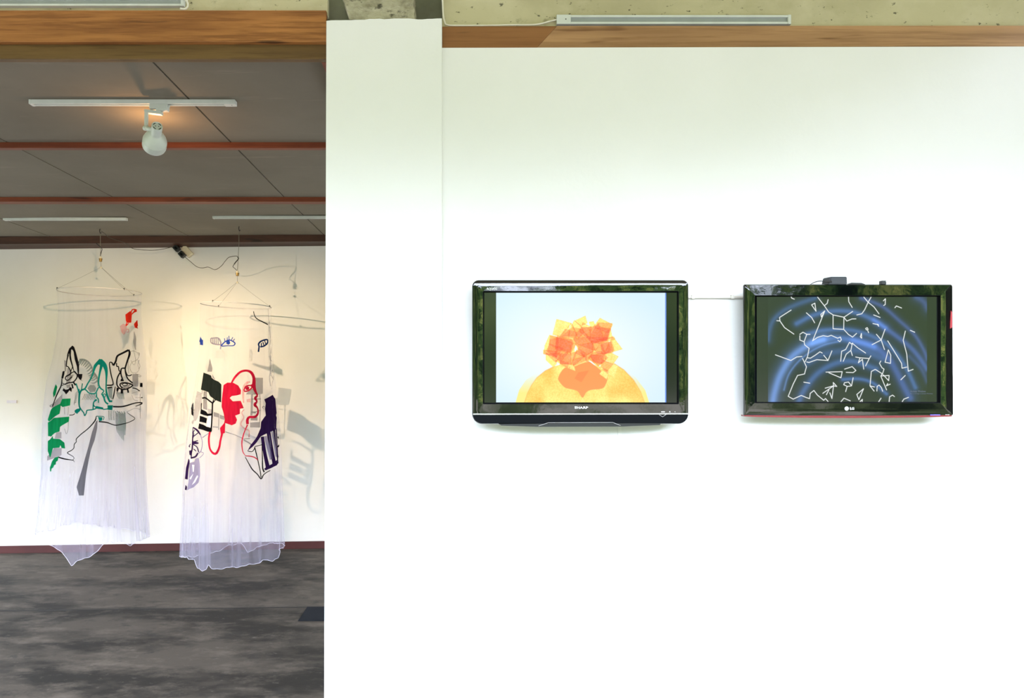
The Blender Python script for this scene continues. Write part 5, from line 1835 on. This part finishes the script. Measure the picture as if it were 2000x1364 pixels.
def build_right_tv():
    Y0 = 2.665
    c = P(1656, 690, Y0)
    t = thing('television', (c.x, Y0 + .05, c.z), 'black television showing white star lines on blue arcs, on the white wall', 'television', 'wall televisions')

    def rr(i):
        return rrect(1452 + i, 555.5 + i, 1859.5 - i, 812.5 - i, 4 if i < 3 else 1.0, 5)
    inner = rrect(1478, 579.3, 1834.7, 785.5, .8, 5)
    inner_hi = rrect(1474, 577, 1837.5, 788, .8, 5)
    bm = bmesh.new()
    mid = [(a[0] * .45 + b[0] * .55, a[1] * .45 + b[1] * .55) for a, b in zip(rr(3), inner_hi)]
    Y1 = Y0 + .009
    loops(bm, [ringpts(rr(7), Y1, Y0 + .030), ringpts(rr(0), Y1, Y0 + .012), ringpts(rr(.6), Y1, Y0 + .0060), ringpts(rr(2), Y1, Y0 + .0042), ringpts(mid, Y0, Y0 + .0018), ringpts(inner_hi, Y0, Y0)])
    zb_ = P(0, 789, Y0).z
    for v in bm.verts:
        if v.co.z < zb_ and v.co.y < Y0 + .008:
            v.co.y = Y0 + (v.co.y - Y0) * .3
        elif v.co.z > P(0, 576.5, Y0).z and v.co.y < Y0 + .005:
            v.co.y = Y0 + (v.co.y - Y0) * .62
    from_bm('bezel', bm, MAT['gloss_black'], t, True, 40)
    bm = bmesh.new()
    loops(bm, [ringpts(inner_hi, Y0, Y0), ringpts(rrect(1474.8, 577.7, 1836.8, 787.2, .8, 5), Y0, Y0 + .0002), ringpts(inner, Y0, Y0 + .0108)])
    from_bm('inner_rim', bm, MAT['matt_black'], t)
    bm = bmesh.new()
    loops(bm, [ringpts(rr(7), Y0, Y0 + .030), ringpts(rr(14), Y0, Y0 + .06), ringpts(rr(40), Y0, Y0 + .083)], False, True)
    from_bm('back_shell', bm, MAT['black_plastic'], t)
    # red lower lip, slightly bowed, and the red mark on the right edge
    bm = bmesh.new()
    top = [(1453.5 + (1858.5 - 1453.5) * k / 20, 811.2 + 1.2 * math.sin(math.pi * k / 20)) for k in range(21)]
    bot = [(1453.5 + (1858.5 - 1453.5) * k / 20, 813.8 + 3.0 * math.sin(math.pi * k / 20) ** .7) for k in range(21)]
    plate(bm, top + bot[::-1], Y0, Y0 - .0012, Y0 + .03)
    from_bm('red_lip', bm, MAT['tv_red'], t)
    bm = bmesh.new()
    pts = [(1857.4, 607), (1859.2, 610), (1859.4, 640), (1855.8, 642), (1856.0, 630)]
    plate(bm, pts, Y0, Y0 - .0008, Y0 + .006)
    from_bm('red_edge_mark', bm, MAT['tv_red_bright'], t)
    bm = bmesh.new()
    plate(bm, [(1817, 810.0), (1836, 810.0), (1836, 811.8), (1817, 811.8)], Y0, Y0 - .0014, Y0 + .002)
    from_bm('power_light', bm, MAT['violet_glow'], t)
    bm = bmesh.new()
    for x in (1847, 1850, 1852.6):
        plate(bm, [(x, 809.8), (x + 1.2, 809.8), (x + 1.2, 811.2), (x, 811.2)], Y0, Y0 - .0010, Y0 + .002)
    from_bm('indicator_marks', bm, MAT['logo_grey'], t)
    bm = bmesh.new()
    cc = P(1653.6, 798.3, Y0 + .0010)
    lathe(bm, cc + Vector((0, .004, 0)), (0, -1, 0), [(0, .0083), (.0040, .0083), (.0048, .0075), (.0048, 0)], 28)
    em = from_bm('round_emblem', bm, MAT['logo_grey'], t)
    bm = bmesh.new()
    yy = cc.y - .0014
    ring = [Vector((cc.x + .0052 * math.cos(a), yy, cc.z + .0052 * math.sin(a))) for a in [math.radians(60 + 300 * k / 24) for k in range(25)]]
    tube(bm, ring, .0005, 4)
    tube(bm, [Vector((cc.x, yy, cc.z + .003)), Vector((cc.x, yy, cc.z - .003)), Vector((cc.x + .003, yy, cc.z - .003))], .0006, 4)
    from_bm('emblem_lines', bm, MAT['print_mid'], em)
    text_mesh('lettering', 'LG', (1659.6, 795.6, 1667.8, 800.8), Y0 + .0014, MAT['logo_white'], t, 0.04, .0018)
    sm = screen_mat('matt_lit_screen', 0.16, 0.6, 1.0)
    rect = (1478, 579.3, 1834.7, 785.6)
    grid_screen('screen', rect, Y0 + .0107, ripple_picture(rect), t, sm)
    text_mesh('screen_text', 'Activate Windows', (1778, 762.6, 1808, 766.6), Y0 + .0104, MAT['screen_text'], t, 0.0, 0.0001)
    text_mesh('screen_text', 'Go to Settings to activate Windows.', (1778, 768.0, 1822, 770.8), Y0 + .0104, MAT['screen_text'], t, 0.0, 0.0001)
    bm = bmesh.new()
    a, b = P(1570, 750, Y0), P(1740, 620, Y0)
    box(bm, (a.x, Y0 + .08, a.z), (b.x, YW - .0006, b.z))
    from_bm('wall_bracket', bm, MAT['black_plastic'], t)
    # things lying on its top edge
    top = P(0, 555.6, Y0).z
    t2 = thing('power_adapter', (P(1635, 0, Y0).x, Y0 + .02, top), 'black box power adapter standing on top of the right television', 'power adapter')
    bm = bmesh.new()
    a, b = P(1616, 0, Y0).x, P(1656, 0, Y0).x
    zt_ = P(0, 540.3, Y0).z
    hexa(bm, [(a + .006, Y0 + .004, top + .0005), (b, Y0 + .004, top + .0005), (b, Y0 + .042, top + .0005), (a - .002, Y0 + .042, top + .0005),
              (a + .016, Y0 + .004, zt_), (b - .001, Y0 + .004, zt_), (b - .001, Y0 + .042, zt_ - .001), (a + .004, Y0 + .042, zt_ - .001)], bevel=.0022)
    from_bm('adapter_body', bm, MAT['black_plastic_grey'], t2)
    bm = bmesh.new()
    q = P(1619.5, 550.6, Y0 + .006)
    lathe(bm, q + Vector((.008, 0, 0)), (-1, 0, -.02), [(0, 0), (0, .0046), (.010, .0046), (.012, .0036), (.026, .0028), (.028, .0)], 14)
    from_bm('cord_plug', bm, MAT['cord_black'], t2, True, 40)
    bm = bmesh.new()
    tube(bm, catmull([P(1611, 550.4, Y0 + .006), P(1604, 549.3, Y0 + .006), P(1596, 550.0, Y0 + .008), P(1588, 553.0, Y0 + .012), P(1580, 557.5, Y0 + .055)], 6), .0016, 6)
    from_bm('cord', bm, MAT['cord_black'], t2, True)
    bm = bmesh.new()
    pts = [(1657, 556.5), (1661, 553.4), (1665, 552.0), (1684, 552.4), (1690, 554.4), (1692, 556.5)]
    prism(bm, [(P(a, b, Y0).x, max(top + .0003, P(a, b, Y0).z)) for a, b in pts], Y0 + .006, Y0 + .03)
    tag(from_bm('remote_receiver', bm, MAT['black_plastic']), 'low flat black piece lying on the right television beside the power adapter', 'black fitting')
    bm = bmesh.new()
    a, b = P(1723.5, 0, Y0).x, P(1732.5, 0, Y0).x
    box(bm, (a, Y0 + .004, top + .0003), (b, Y0 + .022, P(0, 548, Y0).z), .0015)
    t3 = thing('sensor_block', (a, Y0 + .01, top), 'small black block on top of the right television, furthest right', 'black fitting')
    from_bm('block_body', bm, MAT['black_plastic'], t3)
    bm = bmesh.new()
    q = P(1730.6, 550.2, Y0 + .0042)
    lathe(bm, q + Vector((0, .001, 0)), (0, -1, 0), [(0, 0), (0, .0016), (.0014, .0016), (.0016, 0)], 12)
    from_bm('white_dot', bm, MAT['logo_white'], t3)


MAT['tv_red_bright'] = plain('bright_red_edge', (190, 60, 72), 0.3, 0.5)
MAT['print_mid'] = plain('grey_print', (140, 140, 142), 0.6)
MAT['black_plastic_grey'] = plain('charcoal_plastic', (36, 40, 48), 0.45, 0.5)

build_left_tv()
build_right_tv()


# ================================================================== SMALL THINGS ON THE WALLS
def build_small():
    # conduit between the televisions
    y = YW - .006
    bm = bmesh.new()
    z = P(0, 580.6, y).z
    tube(bm, [Vector((P(1300, 0, y).x, y, z)), Vector((P(1475, 0, y).x, y, z - .001))], .0055, 14)
    o = from_bm('cable_conduit', bm, MAT['conduit'], None, True, 50)
    tag(o, 'thin white conduit on the wall running between the two televisions', 'conduit')
    for x in (1353, 1430):
        bm = bmesh.new()
        q = Vector((P(x, 0, y).x, y, z))
        box(bm, q + Vector((-.006, -.0075, -.0075)), q + Vector((.006, .0055, .0075)), .002)
        c = from_bm('conduit_clip', bm, MAT['conduit'])
        c.parent = o
    # cable cover under the left television
    bm = bmesh.new()
    xa, xb = P(1206.5, 0, YW).x, P(1213.5, 0, YW).x
    z0, z1 = .02, P(0, 790, YW).z
    box(bm, (xa, YW - .0035, z0), (xb, YW + .001, z1), .0012)
    o = from_bm('cable_cover', bm, MAT['trunking'])
    tag(o, 'narrow white cable cover running down the wall below the left television', 'cable cover')
    for (px, py) in ((1212.5, 943), (1212.5, 1290), (1210, 1345)):
        bm = bmesh.new()
        q = P(px, py, YW - .0035)
        lathe(bm, q, (0, -1, 0), [(0, .0014), (.0010, .0014), (.0012, 0)], 8)
        s = from_bm('nail_head', bm, MAT['print_mid'])
        s.parent = o
    # caption cards
    a, b = P(806.5, 818.3, YP), P(850.5, 805.3, YP)
    t = thing('caption_card', ((a.x + b.x) / 2, YP, a.z), 'small white caption card with faint print on the white pier', 'caption card', 'caption cards')
    bm = bmesh.new()
    box(bm, (a.x, YP - .0028, a.z), (b.x, YP + .0002, b.z), .0005)
    from_bm('card', bm, MAT['card'], t)
    bm = bmesh.new()
    for (x0, x1, yy, hh) in ((808.6, 821.5, 808.4, .55), (808.6, 824, 810.4, .55), (808.6, 834, 813.2, .6), (808.6, 821, 815.6, .55)):
        x = x0
        while x < x1:
            wl = random.uniform(1.2, 3.0)
            q0, q1 = P(x, yy + hh, YP - .0029), P(min(x + wl, x1), yy - hh, YP - .0029)
            box(bm, (q0.x, YP - .0031, q0.z), (q1.x, YP - .0027, q1.z))
            x += wl + .7
    from_bm('print', bm, MAT['print_grey'], t)
    yw = far_y(P(23, 0, 6.35 * K).x)
    a, b = P(14, 787.6, yw), P(33, 782, yw)
    t = thing('caption_card', ((a.x + b.x) / 2, yw, a.z), 'small grey caption card on the far wall left of the skirts', 'caption card', 'caption cards')
    bm = bmesh.new()
    box(bm, (a.x, yw - .008, a.z), (b.x, yw + .004, b.z), .0005)
    from_bm('card', bm, MAT['card_far'], t)
    bm = bmesh.new()
    for k in range(2):
        q0, q1 = P(16, 784.4 + k * 2, yw), P(27 - k * 4, 783.6 + k * 2, yw)
        box(bm, (q0.x, yw - .0085, q0.z), (q1.x, yw - .0078, q1.z))
    from_bm('print', bm, MAT['print_grey'], t)
    # white cord from above, along the top of the timber strip to the track
    y = 2.775
    pts = [P(863.5, -25, y), P(864.5, 0, y), P(866, 30, y), P(869, 43, y), P(873, 48.3, y), P(890, 49.8, y), P(950, 49.6, y), P(1000, 48.6, y), P(1038, 48.4, y), P(1055, 46.5, y), P(1072, 42, y), P(1088, 38, y)]
    bm = bmesh.new()
    tube(bm, catmull(pts, 6), .0034, 8)
    tag(from_bm('power_cable', bm, MAT['white_plastic_warm'], None, True), 'white cord along the timber strip feeding the track above the televisions', 'cord')
    bm = bmesh.new()
    y = 2.835
    pts = [P(352, -6, y), P(361, -3, y), P(366, 5, y), P(366.5, 13, y), P(361, 17.5, y), P(352, 17, y)]
    tube(bm, catmull(pts, 6), .0042, 8)
    tag(from_bm('power_cable', bm, MAT['white_plastic_warm'], None, True), 'short white cord looping off the end of the track above the timber beam', 'cord')
    # small fitting on the far ceiling line
    # end


build_small()
